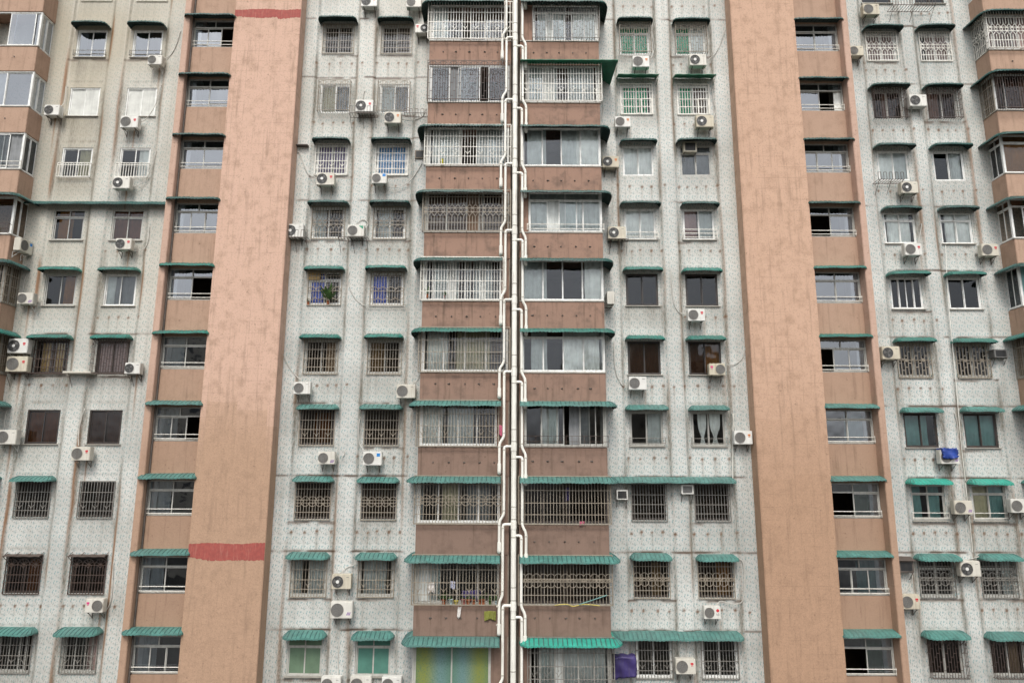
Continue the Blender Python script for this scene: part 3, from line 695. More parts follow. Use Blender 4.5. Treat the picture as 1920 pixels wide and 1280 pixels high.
# spec per column: rows 0..11 : (frame, grille, glass, curtains and painted reflections, awning)
T = {
'L1': [('W2', 'bw', '-', 'white:0:.5', 'a'), ('W2', 'rg', 'm', 'grey:0:.3', 'a'), ('W2p', '-', 'frost', '', '0'), ('W2', 'hw', '-', 'cream:.55:1', '0'), ('G2t', '-', 'd', 'tan:.1:.6', '0'),  # the tan sheet in this column paints a reflection of buildings in the pane
       ('G2', '-', 'd', 'tan:.6:1', 'a'), ('D2', 'br', '-', 'tan:.12:.42;brown:.42:.6;tan:.6:.85', 'a'), ('D2p', '-', 'd', 'wood:0:1', '0'), ('D2', 'vg', 'd', '', 'a'), ('D2', 'fr', 'd', 'wood:.6:1', 'n'), ('G3', 'vg', '-', '', 'a'), ('G2', 'bg', '-', '', 'a')],  # tan sheets, and the brown between them, paint reflected buildings too
'L2': [('W2', 'bw', '-', 'white:.4:1', 'a'), ('W2', 'rg', 'm', 'brown:.5:1', 'a'), ('W2p', '-', 'frost', '', '0'), ('W2', 'hw', '-', 'white:.6:1', '0'), ('G2t', '-', 'd', 'pink:0:1', '0'),
       ('W2p', '-', '-', 'lgrey:0:.3;grey:.3:1', 'a'), ('D2', 'kr', '-', 'pink:0:1', 'a'), ('D2p', '-', 'd', 'brown:0:1', '0'), ('D2', 'vg', 'd', '', '0'), ('D2', 'fr', 'd', '', 'n'), ('G3', 'vg', '-', 'pink:.7:1', 'a'), ('G2', 'bg', '-', '', 'a')],
'A': [('W2', 'bw', '-', '', 'a'), ('G2', 'bb', 'd', '', 'a'), ('W2p', 'kb', '-', 'cream:0:.5;grey:.5:1', '0'), ('W2', 'vw', '-', 'violet:0:.48;violet:.55:1', 'a'), ('W2', 'xb', '-', 'lgrey:0:.4', 'a'),
      ('W2t', 'qb', '-', 'blue:0:.48', 'a'), ('G2', 'bb', 'd', 'white:.65:1', 'a'), ('D2', 'vb', 'd', 'wood:.4:.9', 'a'), ('D2', 'ob', 'd', '', 'a'), ('G2', 'vb', '-', 'lgrey:0:.25;lgrey:.5:1', 'a'), ('G2tp', '-', 'pgreen', '', 'a'), ('G2', 'bg', '-', '', 'a')],
'B': [('W2', 'bw', '-', '', 'a'), ('G2', 'bb', 'd', 'grey:.4:1', 'a'), ('W2p', 'kb', '-', 'lgrey:0:.5;grey:.5:1', '0'), ('W2', 'bw', '-', 'lblue:0:1', 'a'), ('W2', 'xb', '-', 'lgrey:.1:.6', 'a'),
      ('W2p', 'qb', '-', 'blue:0:.46', 'a'), ('G2', 'bb', 'd', 'cream:0:.45', 'a'), ('D2', 'vb', 'd', '', 'a'), ('D2', 'ob', 'd', '', 'a'), ('G2', 'vb', '-', 'lgrey:.08:.8', 'a'), ('G2tp', '-', 'pturq', '', 'a'), ('G2', 'bg', '-', '', 'a')],
'C': [('W2', 'bg', '-', '', 'a'), ('W2tp', 'kb', '-', 'green:0:1', 'a'), ('W2', 'Bw', '-', 'green:0:.9', 'f'), ('W2p', '-', '-', 'white:0:1', 'a'), ('W2p', 'rw', '-', 'white:0:1', 'a'),
      ('D2', '-', 'd', '', 'a'), ('D2p', '-', 'd', 'brown:0:1', 'a'), ('G2', 'rg', '-', 'lgrey:.55:1', 'a'), ('D2', 'bg', 'd', '', '0'), ('D2', 'Ob', 'd', 'cream:.5:.8', 'a'), ('W2p', 'vg', '-', '', '0'), ('G2', 'bg', '-', '', 'a')],
'D': [('W2', 'bg', '-', '', 'a'), ('W2tp', 'kb', '-', 'green:0:.5;white:.5:1', 'a'), ('W2', 'Bw', '-', 'green:0:.5;brown:.5:1', 'f'), ('G2tp', '-', '-', 'grey:0:1', 'a'), ('W2', 'Rw', '-', 'pink:0:.45;lgrey:.5:1', 'a'),
      ('D2', '-', 'd', '', 'a'), ('D2p', '-', 'd', 'brown:0:.45;tan:.5:1', 'a'), ('G2p', 'rg', '-', 'white:.18:.46:s;white:.56:.9:s', 'a'), ('D2', 'bg', 'd', '', '0'), ('D2', 'Ob', 'd', 'tan:.55:.95', 'a'), ('W2p', 'vg', '-', '', '0'), ('G2', 'bg', '-', '', 'a')],
'R1': [('D2', '-', 'd', '', 'a'), ('W2', 'xw', '-', 'pink:0:1', 'a'), ('G2', 'kr', 'd', 'pink:.35:.6', 'a'), ('W2p', '-', '-', 'white:0:.5;lgrey:.5:1', 'a'), ('W2tp', '-', '-', 'white:.1:.9', 'a'),
       ('W4', '-', 'd', '', 'a'), ('G2', 'Kb', 'd', '', 'a'), ('D2', '-', '-', 'teal:0:.75', 'a'), ('G2t', 'rw', '-', 'teal:.55:.9;teal:0:.3', 'c'), ('G2t', 'Og', '-', '', 'a'), ('G2', 'kr', 'd', '', 'a'), ('G2', 'bg', '-', '', 'a')],
'R2': [('D2', '-', 'd', '', 'a'), ('W2', 'xw', '-', 'pink:.2:1', 'a'), ('G2', 'kr', 'd', 'pink:0:.4', 'a'), ('W2', '-', '-', 'lgrey:.6:1', 'a'), ('W2tp', '-', '-', 'white:.15:1', 'a'),
       ('W2', '-', 'd', '', 'a'), ('G2', 'Kb', 'd', '', 'a'), ('D2p', '-', '-', 'teal:0:1', 'a'), ('G2t', 'rw', '-', 'cream:0:.5;teal:.5:1', 'c'), ('G2t', 'Og', '-', 'lgrey:.65:1', 'a'), ('G2', 'kr', 'd', 'lgrey:.6:.9', 'a'), ('G2', 'bg', '-', '', 'a')],
}
# ------------------------------------------------------------------ awnings
def awn_mesh(st, h, mat, drop=.06):
    """st: list of (ridge xy, rim xy) stations; ribbed curved sheet from ridge (height h) down to a scalloped rim at z=0"""
    b = MB(); pts = []
    for (a, p), (c, q) in zip(st, st[1:]):
        L = max(math.dist(p, q), math.dist(a, c)); n = max(1, round(L/.036))
        for i in range(n):
            t = i/n; pts.append((a[0]+(c[0]-a[0])*t, a[1]+(c[1]-a[1])*t, p[0]+(q[0]-p[0])*t, p[1]+(q[1]-p[1])*t))
    a, p = st[-1]; pts.append((a[0], a[1], p[0], p[1]))
    T_ = (0, .3, .55, .75, .9, 1.0); G = []
    R2_ = random.Random(int(len(pts))); sag = R2_.uniform(-.02, .02)
    for i, (ax, ay, px, py) in enumerate(pts):
        rib = .02 if i % 5 == 0 else 0
        col = [(ax+(px-ax)*t, ay+(py-ay)*t, h*(1-t**2.1)+(rib if t > 0 else 0)+.010*math.sin(i*.21)*t) for t in T_]
        s = .014*math.cos(i*math.pi/2)+.010*math.sin(i*.21)
        col.append((px+(px-ax)*.012, py+(py-ay)*.012, -drop+s))
        G.append(col)
    for i in range(len(G)-1):
        for j in range(len(T_)):
            b.cur = 1 if i % 5 == 0 and 0 < j < len(T_)-1 else 0
            b.quad(G[i][j], G[i][j+1], G[i+1][j+1], G[i+1][j])
    b.cur = 2; nl = len(T_)  # inner sheet in a dark green that carries the underside's shade
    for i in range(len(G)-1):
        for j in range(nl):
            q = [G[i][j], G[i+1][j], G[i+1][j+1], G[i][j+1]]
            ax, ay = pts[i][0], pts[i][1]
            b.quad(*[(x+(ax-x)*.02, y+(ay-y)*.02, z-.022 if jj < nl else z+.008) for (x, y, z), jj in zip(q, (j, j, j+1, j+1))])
    me = b.mesh('awning', [mat, M['awning_seam'], M['awning_under_shade']])
    return me
def simple_st(Wd, pr, e=.26, lh=True, rh=True):
    x0, x1 = -Wd/2, Wd/2; st = []
    if lh:
        st += [((x0+e, 0), (x0, 0)), ((x0+e, 0), (x0, -pr*.55))]
        st += [((x0+e, 0), (x0+e*(1-math.cos(t)), -pr*.55-pr*.45*math.sin(t))) for t in (.4, .8, 1.2)]
    st += [((x0+(e if lh else 0), 0), (x0+(e if lh else 0), -pr)), ((x1-(e if rh else 0), 0), (x1-(e if rh else 0), -pr))]
    if rh:
        st += [((x1-e, 0), (x1-e*(1-math.cos(t)), -pr*.55-pr*.45*math.sin(t))) for t in (1.2, .8, .4)]
        st += [((x1-e, 0), (x1, -pr*.55)), ((x1-e, 0), (x1, 0))]
    return st
def flat_awn(Wd, pr, mat, rise=.16):
    b = MB(); n = 24
    for i in range(n):
        a, c = -Wd/2+Wd*i/n, -Wd/2+Wd*(i+1)/n
        s = lambda q: .008*math.sin(q*14)
        b.quad((a, 0, rise+s(a)), (a, -pr, s(a)), (c, -pr, s(c)), (c, 0, rise+s(c)))
        b.quad((a, -pr, s(a)), (a, -pr, s(a)-.025), (c, -pr, s(c)-.025), (c, -pr, s(c)))
    for x in (-Wd/2+.01, -Wd/6, Wd/6, Wd/2-.01): b.tube([(x, 0, .13), (x, -pr+.02, -.02)], .012)
    for x in (-Wd/2+.01, Wd/2-.01): b.tube([(x, 0, -.22), (x, -pr+.04, -.03)], .012)
    return b.mesh('awning', mat)
for cn, cx in COLX.items():
    yw = WING if cn[0] in 'LR' else 0
    for k in ROWS:
        fr, gr, gl, cu, aw = T[cn][k]; z = RZ(k)
        o = window('window', (cx, yw+.03, z), 1.40, 1.44, (fr, gr, gl, cu))
        if not gr[0] in 'bvxoOkKfqB' and k not in (3,): 
            sb = cached('sill', lambda: (lambda q: (q.box(-.76, .76, -.10, .06, -.035, 0), q.mesh('sill', M['sill']))[1])(MB()))
            obj('sill', sb, o, (0, -.01, -.72))
        r = random.Random(k*7+int(cx*10)); low = k >= 8
        if aw == '0': continue
        if aw == 'a' or aw == 'c':
            mt = 'awning_bright' if aw == 'c' else ('awning_turq' if k >= 7 else ('awning_mid' if k >= 5 else 'awning_teal'))
            v = r.randrange(3); Wd = (1.72, 1.66, 1.78)[v]
            me = cached(('A', Wd, mt), lambda: awn_mesh(simple_st(Wd, .56+.03*v), .18, M[mt]))
            a = obj('window_awning', me, B, (cx+r.uniform(-.04, .04), yw, z+.80+r.uniform(-.02, .03))); a.rotation_euler = (r.uniform(-.03, .03), r.uniform(-.012, .012), 0)
        elif aw == 'f':
            a = obj('window_awning', cached('flatA', lambda: flat_awn(1.85, .6, M['awning_flat'])), B, (cx+.02, yw-.01, z+.92)); a['label'] = 'flat bright green translucent awning'
        elif aw == 'n':
            a = obj('window_awning', cached('flatN', lambda: flat_awn(1.50, .30, M['awning_brown'], .05)), B, (cx, yw-.01, z+.76)); a['label'] = 'flat thin brown awning'
# long canopies
x0, x1 = -21.72, -15.07
a = obj('window_awning', awn_mesh(simple_st(x1-x0, .5, .1, False, False), .2, M['awning_teal']), B, ((x0+x1)/2, WING, RZ(4)+.86)); a['label'] = 'long narrow green canopy running across the left wing'
for k in (8, 10):
    xa = 3.87; xb = W(1383 if k == 8 else 1397, 905 if k == 8 else 1190, -.5)[0]
    a = obj('window_awning', awn_mesh(simple_st(xb-xa, .62, .26, False, True), .19, M['awning_turq']), B, ((xa+xb)/2, 0, RZ(k)+.84)); a['label'] = 'long green canopy spanning two windows'

# ------------------------------------------------------------------ stair towers
STW = {0: 2, 1: 3, 2: 2, 3: 3, 4: 3, 5: 2, 6: 2, 7: 2, 8: 2, 9: 3, 10: 2, 11: 2}
for side, (xa, xb) in (('l', (-14.77, -12.75)), ('r', (12.87, 15.02))):
    cx, wd = (xa+xb)/2, xb-xa
    yp = -.48 if side == 'l' else -.36
    for k in ROWS:
        z = RZ(k)+(k-5.5)*.022; r = random.Random(k*5+(side == 'r'))
        b = MB(); b.box(xa, xb, yp, yp+.18, z-2.23+.022, z-.65); obj('stair_spandrel', b.mesh('stair_spandrel', M['panel_render']), B)
        gl = 'm'
        o = window('stair_window', (cx, yp+.06, z+.06), wd-.02, 1.40, ('G%dp' % (3 if (k+(side == 'r')) % 3 == 1 else 2)+({'l': 'R' if k in (1, 5, 7) else '', 'r': 'L' if k in (4, 6, 8, 10) else ('R' if k == 2 else '')}[side]), '-', gl, ('white:0:.16' if side == 'l' else 'white:.84:1')+(';lgrey:.17:.45' if side == 'l' and k >= 6 else '')+(';teal:.45:.83' if side == 'r' and k >= 6 and k % 2 else '')+(';pgreen:.5:.83' if k >= 8 and side == 'r' and k % 2 == 0 else '')), tr=.38)
        b = MB(); 
        for dz in (.10, .27): b.tube([(-wd/2+.01, 0, dz), (wd/2-.01, 0, dz)], .019, 5)
        for x in (-wd/2+.03, wd/2-.03): b.tube([(x, 0, .03), (x, 0, .32)], .016, 4)
        obj('guard_rail', cached(('rail', side), lambda: b.mesh('guard_rail', M['grille_w'])), o, (0, -.09, -.70))
        mt = 'awning_turq' if k >= 7 else ('awning_mid' if k >= 5 else 'awning_teal')
        me = cached(('SA', mt), lambda: awn_mesh(simple_st(2.36, .55, .22), .15, M[mt]))
        a = obj('stair_awning', me, B, (cx+(-.08 if side == 'l' else .02), yp, z+.82+(k-5.5)*.03+r.uniform(-.02, .02))); a.rotation_euler = (r.uniform(-.03, .03), r.uniform(-.01, .01), 0)

# ------------------------------------------------------------------ enclosed balconies
BAYS = {'bl': (-3.75, -.09, -1.1, 0, -1), 'br': (.30, 3.84, -1.1, 0, 1), 'wl': (-27.6, -21.71, -.6, WING, 1), 'wr': (21.71, 27.6, -.6, WING, -1)}   # last: outer side
BT = {
'bl': {0: ('W4', 'bw', '-', '', 1), 1: ('W4', 'vw', '-', 'white:0:.2', 1), 2: ('W4', 'kr', '-', 'grey:0:.5', 0), 3: ('W4', 'vw', '-', 'white:.05:.42;lgrey:.6:.95', 1), 4: ('G4', 'xb', 'd', 'brown:0:1', 1), 5: ('W5', 'bw', '-', 'lgrey:.1:.45;lgrey:.66:.9', 1),
       6: ('W4', 'bb', '-', 'white:.05:.3;cream:.4:.8', 1), 7: ('W4p', 'vb', '-', 'white:.03:.3;lgrey:.36:.7', 1), 8: ('W4p', 'ob', '-', 'cream:.3:.5;grey:.6:.9', 1), 9: ('G4', 'vb', '-', 'lgrey:0:.3', 1), 10: ('G2tp', '-', 'film_rainbow', '', 2), 11: ('G4', 'bg', '-', '', 1)},
'br': {0: ('W4', 'bw', '-', '', 1), 1: ('W5t', 'kg', '-', 'lgrey:.05:.5;white:.62:1', 1), 2: ('W5', 'vw', '-', 'lgrey:.05:.45;lgrey:.6:.95', 3), 3: ('W4', '-', '-', 'white:.7:1;lgrey:.05:.3;lgrey:.5:.7', 1), 4: ('W4t', 'rw', '-', 'lgrey:0:1', 1), 5: ('W4', '-', '-', 'lgrey:0:.3;white:.78:1', 1),
       6: ('W4tp', '-', '-', 'lgrey:.1:.3;white:.5:.95', 1), 7: ('G5', 'lr', '-', 'lgrey:.2:.42;grey:.55:.8', 1), 8: ('D4', 'bb', 'd', '', 1), 9: ('D4', 'Ob', 'd', 'grey:.45:.6', 1), 10: ('G5t', 'vg', '-', 'lgrey:.1:.95', 4), 11: ('G4', 'bg', '-', '', 1)},
'wl': {0: ('W4', '-', 'm', '', 0), 1: ('W5', '-', 'm', 'grey:.2:.5', 0), 2: ('W5p', '-', 'm', 'white:.3:.8', 0), 3: ('W5', 'rw', '-', 'grey:0:1', 0), 4: ('W5', 'lr', 'd', 'tan:.2:.5', 1), 5: ('G5', 'bb', 'd', 'cream:.5:.9', 1), 6: ('G5', 'bb', 'd', '', 1), 7: ('W4', '-', '-', '', 1), 8: ('W4', '-', '-', '', 1), 9: ('W4', 'bg', '-', '', 1), 10: ('W4', 'bg', '-', '', 1), 11: ('W4', 'bg', '-', '', 1)},
'wr': {0: ('W4', '-', '-', '', 1), 1: ('W5', 'xw', '-', 'pink:0:1', 1), 2: ('W5', 'kr', 'd', 'pink:.1:.4', 1), 3: ('W5tp', '-', '-', 'wood:0:.3;wood:.4:1', 1), 4: ('W5t', '-', 'd', 'cream:.1:.5', 1), 5: ('W5', '-', '-', 'teal:0:1', 1), 6: ('G5', 'bb', 'd', '', 1), 7: ('D4', '-', 'd', '', 1), 8: ('W4', '-', '-', '', 1), 9: ('W4', 'bg', '-', '', 1), 10: ('W4', 'bg', '-', '', 1), 11: ('W4', 'bg', '-', '', 1)},
}
for bn, (xa, xb, yf, yb, outer) in BAYS.items():
    wingbay = bn[0] == 'w'; cx = (xa+xb)/2; Wd = xb-xa; zs_, zt_ = (-.82, 1.02)
    if wingbay and bn == 'wl': zt_ = .95
    for k in ROWS:
        z = RZ(k); fr, gr, gl, cu, aw = BT[bn][k]
        b = MB(); b.box(xa, xb, yf, yb+.3, z-3+zt_, z+zs_)
        rb = random.Random(k*17+len(bn)+ord(bn[1]))
        me = b.mesh('balcony_spandrel', M['spandrel_render'] if not wingbay else M['panel_render']); 
        bm = bmesh.new(); bm.from_mesh(me); bmesh.ops.bevel(bm, geom=list(bm.edges), offset=.015, segments=2, affect='EDGES'); bm.to_mesh(me); bm.free()
        if rb.random() < .8:
            q = MB(); zz = z+zs_-.55+rb.uniform(-.1, .1)
            for i in range(1, 6): q.tube([(xa+Wd*i/6+rb.uniform(-.1, .1), yf+.01, zz), (xa+Wd*i/6, yf-.035, zz)], .028, 6)
            q = q.mesh('q', M['bracket']); bm = bmesh.new(); bm.from_mesh(me); n0 = len(bm.faces); bm.from_mesh(q); bm.faces.ensure_lookup_table()
            for f_ in bm.faces[n0:]: f_.material_index = 1
            me.materials.append(M['bracket']); bm.to_mesh(me); bm.free()
        obj('balcony_spandrel', me, B)
        b = MB(); ex = .03
        b.box(xa-(ex if outer < 0 or wingbay else 0), xb+(ex if outer > 0 or wingbay else 0), yf-.03, yf+.10, z+zs_+.001, z+zs_+.045); obj('sill', b.mesh('balcony_sill', M['sill']), B)
        pil = 0.
        if bn == 'br': pil = {1: .58, 4: .38, 7: .2, 8: .05, 9: .05, 10: .41}.get(k, 0.10)
        if bn == 'bl': pil = {1: .0, 7: .5, 8: .36, 9: .36, 10: .66, 5: .36}.get(k, .06)
        ia, ib = (xa+pil, xb) if bn == 'br' else (xa, xb-pil)
        if pil > .1:
            b = MB(); px_ = (xa, xa+pil) if bn == 'br' else (xb-pil, xb); b.box(px_[0], px_[1]-.001, yf+.03, yf+.3, z+zs_, z+zt_); obj('balcony_pillar', b.mesh('balcony_pillar', M['spandrel_render']), B)
        H = zt_-zs_-.05; zc = z+(zs_+zt_)/2+.025
        o = window('balcony_window', ((ia+ib)/2, yf+.04, zc), ib-ia-.02, H, (fr, gr if gr[0] not in 'k' or wingbay else gr, gl, cu))
        # side window on the outer return
        sx = xa if outer < 0 else xb
        if bn == 'wl': sx = xb
        if bn == 'wr': sx = xa
        d = yb-yf-.12
        rot = math.pi/2 if (outer > 0) else -math.pi/2
        so_ = window('balcony_window', (sx-.05*(1 if rot > 0 else -1), (yf+yb)/2+.03, zc), d, H, (fr[0]+'2'+('t' if 't' in fr else ''), gr if gr[0] in 'bvx' else ('bb' if gr[0] == 'k' else '-'), gl if not gl.startswith('film') else '-', ''), rz=rot)
        # awning
        if aw == 0: continue
        ov, of_ = .42, .58
        mt = 'awning_turq' if k >= 7 else ('awning_mid' if k == 6 else 'awning_teal')
        if aw == 4: mt = 'awning_bright'
        if aw == 3:
            b2 = flat_awn(Wd+.75, .62, M['awning_flat']); a = obj('balcony_awning', b2, B, (cx+.38, yf-.01, z+.90)); a['label'] = 'flat bright green translucent awning'
            b = MB(); b.quad((xb+.01, yf, z+1.06), (xb+.75, yf-.6, z+.92), (xb+.62, yb-.02, z+.66), (xb+.01, yb-.02, z+1.06)); obj('balcony_awning', b.mesh('awning_side', M['awning_flat']), B)
            continue
        s = 1 if (outer > 0) else -1       # outer end direction
        ox, ix = (xb, xa) if s > 0 else (xa, xb if wingbay else -.40)
        if wingbay: pass
        st = [((ox, yb-.02), (ox+s*ov, yb-.02)), ((ox, yf), (ox+s*ov, yf+.05))]
        st += [((ox, yf), (ox+s*ov*math.cos(t), yf+.05-(of_+.05)*math.sin(t))) for t in (.3, .6, .9, 1.2)]
        st += [((ox, yf), (ox, yf-of_)), ((ix+s*.02, yf), (ix+s*.02, yf-of_))]
        if aw == 4: st = st[:-1]+[((ix+s*.3, yf), (ix+s*.3, yf-of_)), ((ix+s*.3, yf), (ix+s*.06, yf-of_*.6)), ((ix+s*.3, yf), (ix+s*.02, yf))]
        a = obj('balcony_awning', awn_mesh(st, .19, M[mt]), B, (0, 0, z+(.84 if not wingbay else .86)))
        if aw == 4: a['label'] = 'fresh bright turquoise balcony awning'
    # inner return wall of the central balconies
    if not wingbay:
        ix = xb if bn == 'bl' else xa
        b = MB(); b.box(ix-.05 if bn == 'bl' else ix, ix if bn == 'bl' else ix+.05, yf+.02, .3, 0, ZTOP); obj('balcony_side_wall', b.mesh('balcony_side_wall', M['gap_wall']), B)
b = MB(); b.box(-.09, .30, .0, .3, 0, ZTOP); obj('recess_wall', b.mesh('recess_wall', M['gap_wall']), B)
# dark service pipe in the recess is part of the drain thing below

# ------------------------------------------------------------------ drain stack
D_ = tag(obj('drain_stack', None, None, (.09, -1.36, 0)), 'tall white plastic drain stack with branch pipes between the balcony columns', 'drainpipe')
XM = .105
b = MB(); b.tube([(0, 0, 0), (0, 0, ZTOP)], .105, 16); obj('main_pipe', b.mesh('main_pipe', M['pvc'], True), D_)
b = MB(); b.tube([(0, 0, 0), (0, 0, .035)], .109, 16); col_me = b.mesh('collar', M['pvc_joint'], True)
b = MB(); b.tube([(0, 0, 0), (0, 0, .30)], .118, 16); soc_me = b.mesh('socket', M['pvc'], True)
def bend(pts, r0=.10, n=5):
    out = [Vector(pts[0])]
    for a, c, d in zip(pts, pts[1:], pts[2:]):
        a, c, d = Vector(a), Vector(c), Vector(d); r_ = min(r0, (c-a).length*.48, (d-c).length*.48)
        p, q = c+(a-c).normalized()*r_, c+(d-c).normalized()*r_
        for i in range(n+1):
            t = i/n; out.append((p*(1-t)+c*t)*(1-t)+(c*t*0+(c*(1-t)+q*t)*t))
    out.append(Vector(pts[-1])); return out
for k in range(-1, 12):
    z = RZ(k)
    if z > 44 or z < 3: continue
    for dz in (-.15, -.62): obj('collar', col_me, D_, (0, 0, z+dz))
    obj('socket', soc_me, D_, (0, 0, z-.98)); obj('collar', col_me, D_, (0, 0, z-1.30))
    jx = .02*math.sin(k*2.1)
    for s, xi, xo, zt in ((-1, -.40, -.575, -.80), (1, .32, .47, -1.22)):
        zz = z+zt; xi_, xo_ = xi+jx, xo+jx
        p = [(0, .0, zz), (xi_, .0, zz), (xi_, .0, zz-2.62), (xo_, .0, zz-2.90), (xo_, .0, zz-3.95), (xo_, .1, zz-4.08)]
        if k == 8 and s < 0: p = [(0, .0, zz), (xi_, .0, zz), (xi_, .0, zz-2.62), (xo_+.05, .0, zz-2.90), (xo_+.05, .0, zz-3.9), (xo_+.05, .1, zz-4.05)]
        b = MB(); b.tube(bend(p), .055, 10)
        o = obj('branch_pipe', b.mesh('branch_pipe', M['pvc'], True), D_)
        def tm():
            b = MB(); b.tube(bend([(0, 0, .38), (0, 0, .02), (0, .16, .02), (0, .16, .2)], .07), .076, 10); return b.mesh('trap', M['pvc'], True)
        obj('trap', cached('trap', tm), o, (xo_ if not (k == 8 and s < 0) else xo_+.05, 0, zz-4.05))
        for q in ((xi_, zz-.16), (xi_, zz-2.50), (xo_, zz-3.05), (xo_, zz-3.72)):
            def cm():
                b = MB(); b.tube([(0, 0, 0), (0, 0, .05)], .063, 10); return b.mesh('coupling', M['pvc_joint2'], True)
            obj('coupling', cached('coupling', cm), o, (q[0], 0, q[1]))
b = MB(); b.tube([(.24, .9, 0), (.24, .9, ZTOP)], .05, 8); b.tube([(-.28, 1.1, 0), (-.28, 1.1, ZTOP)], .035, 8); obj('service_pipe', b.mesh('service_pipe', M['wire'], True), D_)

# ------------------------------------------------------------------ air conditioner units
def text_mesh(txt, size, mat):
    cu = bpy.data.curves.new('t', 'FONT'); cu.body = txt; cu.size = size; cu.align_x = 'CENTER'; cu.align_y = 'CENTER'; cu.extrude = .002
    o = bpy.data.objects.new('t', cu); C.objects.link(o); dg = bpy.context.evaluated_depsgraph_get(); dg.update()
    me = bpy.data.meshes.new_from_object(o.evaluated_get(dg)); bpy.data.objects.remove(o); me.materials.clear(); me.materials.append(mat)
    me.transform(Matrix.Rotation(math.pi/2, 4, 'X')); return me
def casing(w_, h_, d_, mat):
    b = MB(); b.box(-w_/2, w_/2, 0, d_, -h_/2, h_/2); me = b.mesh('casing', mat)
    bm = bmesh.new(); bm.from_mesh(me); bmesh.ops.bevel(bm, geom=list(bm.edges), offset=.018, segments=2, affect='EDGES')
    bm.to_mesh(me); bm.free()
    s = MB()
    for i in range(9):      # side louvres
        z = -h_*.36+h_*.72*i/8
        for x in (-w_/2-.004, w_/2+.004): s.box(x-.003, x+.003, .05, d_-.05, z-.008, z+.008)
    bm = bmesh.new(); bm.from_mesh(me); t2 = s.mesh('tmp', mat); bm.from_mesh(t2); bm.to_mesh(me); bm.free()
    return me
def fan_mesh(kind, rd, h_):
    b = MB(); b.cur = 0; b.disc(0, 0, 0, rd, 28, .008)
    b.cur = 1
    for q in (1.0, .8, .6, .4): b.arc(0, 0, rd*q, 0, 2*math.pi, .006 if q < 1 else .011, -.014, 24)
    for i in range(8):
        t = math.pi*2*i/8+.2; b.tube([(0, -.014, 0), (rd*math.cos(t), -.014, rd*math.sin(t))], .0045)
    if kind == 'd' or kind == 'h':
        b.cur = 2
        for i in range(3):       # blades behind the guard
            t = i*2.094+.5; b.v += [(0, -.009, 0)]+[(rd*.8*math.cos(t+u), -.009, rd*.8*math.sin(t+u)) for u in (0, .25, .5, .75)]
            n = len(b.v); b.f.append((n-5, n-4, n-3, n-2, n-1)); b.mi.append(2)
    return b.mesh('fan', [M['ac_mesh'] if kind == 'm' else M['ac_dark'], M['ac_mesh'] if kind != 'm' else M['grille_g'], M['ac_mesh']])
def ac_unit(x, y, z, w_, kind, stk, body, side, label, rz=0, bracket='bracket', hose=None, name='air_conditioner'):
    h_, d_ = w_*.74, .30; root = obj(name, None, None, (x, y, z), rz); tag(root, label, 'air conditioner', G1)
    mat = M['ac_white'] if body == 'w' else M['ac_cream']; w_ = round(w_, 2); h_ = round(h_, 2)
    obj('casing', cached(('cas', w_, body), lambda: casing(w_, h_, d_, mat)), root)
    fx = (-.19 if not side else .19)*w_; rd = round(h_*.385, 3)
    fo = obj('fan', cached(('fan', kind, rd), lambda: fan_mesh(kind, rd, h_)), root, (fx, -.001, 0))
    if kind == 'h':
        b = MB(); b.disc(0, -.018, 0, .065, 14, .012); obj('hub', cached('hub', lambda: b.mesh('hub', M['hub_white'])), fo)
    sx = .32*w_ if not side else -.34*w_
    if stk == 'LG':
        b = MB(); b.disc(0, 0, 0, .06, 20, .004); obj('logo', b.mesh('logo', M['stk_red']), root, (sx, 0, .08))
        obj('lettering', text_mesh('LG', .10, M['ac_mesh']), root, (sx, -.004, -.06))
    elif stk:
        b = MB()
        if stk == 'stk_purple':
            for i in range(3): b.quad((-.07+i*.05, 0, -.06), (-.04+i*.05, 0, -.06), (.0+i*.05, 0, .05), (-.03+i*.05, 0, .05))
        elif stk == 'stk_green': b.quad((-.10, 0, .08), (.09, 0, -.06), (.09, 0, .10), (-.08, 0, .10))
        elif stk == 'stk_blue': b.box(-.07, .07, -.003, 0, -.06, .07)
        else:
            b.box(-.055, .055, -.003, 0, .0, .07); b.box(-.03, -.005, -.003, 0, -.06, -.012); b.box(.012, .04, -.003, 0, -.05, -.012)
        obj('sticker', cached(('stk', stk), lambda: b.mesh('sticker', M[stk])), root, (sx, -.003, {'stk_green': .12, 'stk_blue': .14, 'stk_purple': -.13}.get(stk, .07)))
    else:
        b = MB(); b.box(-.05, .05, -.002, 0, -.008, .008); obj('badge', cached('badge', lambda: b.mesh('badge', M['ac_mesh'])), root, (sx, -.002, h_*.30))
    for s in (-1, 1):
        b = MB(); xx = s*w_*.33
        b.tube([(xx, .02, -h_/2-.02), (xx, d_+.10, -h_/2-.02)], .018); b.tube([(xx, d_+.09, -h_/2-.02), (xx, d_+.09, -h_/2-.30)], .018); b.tube([(xx, .08, -h_/2-.03), (xx, d_+.09, -h_/2-.27)], .012)
        obj('bracket', cached(('br', s, w_, bracket), lambda: b.mesh('bracket', M[bracket])), root)
    if hose: 
        b = MB(); b.tube(hose, .016, 6); obj('hose', b.mesh('hose', M['hose_white'], True), root)
    return root
def smooth(pts, n=5):
    out = []
    P = [pts[0]]+pts+[pts[-1]]
    for i in range(1, len(P)-2):
        p0, p1, p2, p3 = [Vector(q) for q in P[i-1:i+3]]
        for j in range(n):
            t = j/n; out.append(.5*((2*p1)+(p2-p0)*t+(2*p0-5*p1+4*p2-p3)*t*t+(3*p1-p0-3*p2+p3)*t**3))
    out.append(Vector(pts[-1])); return out
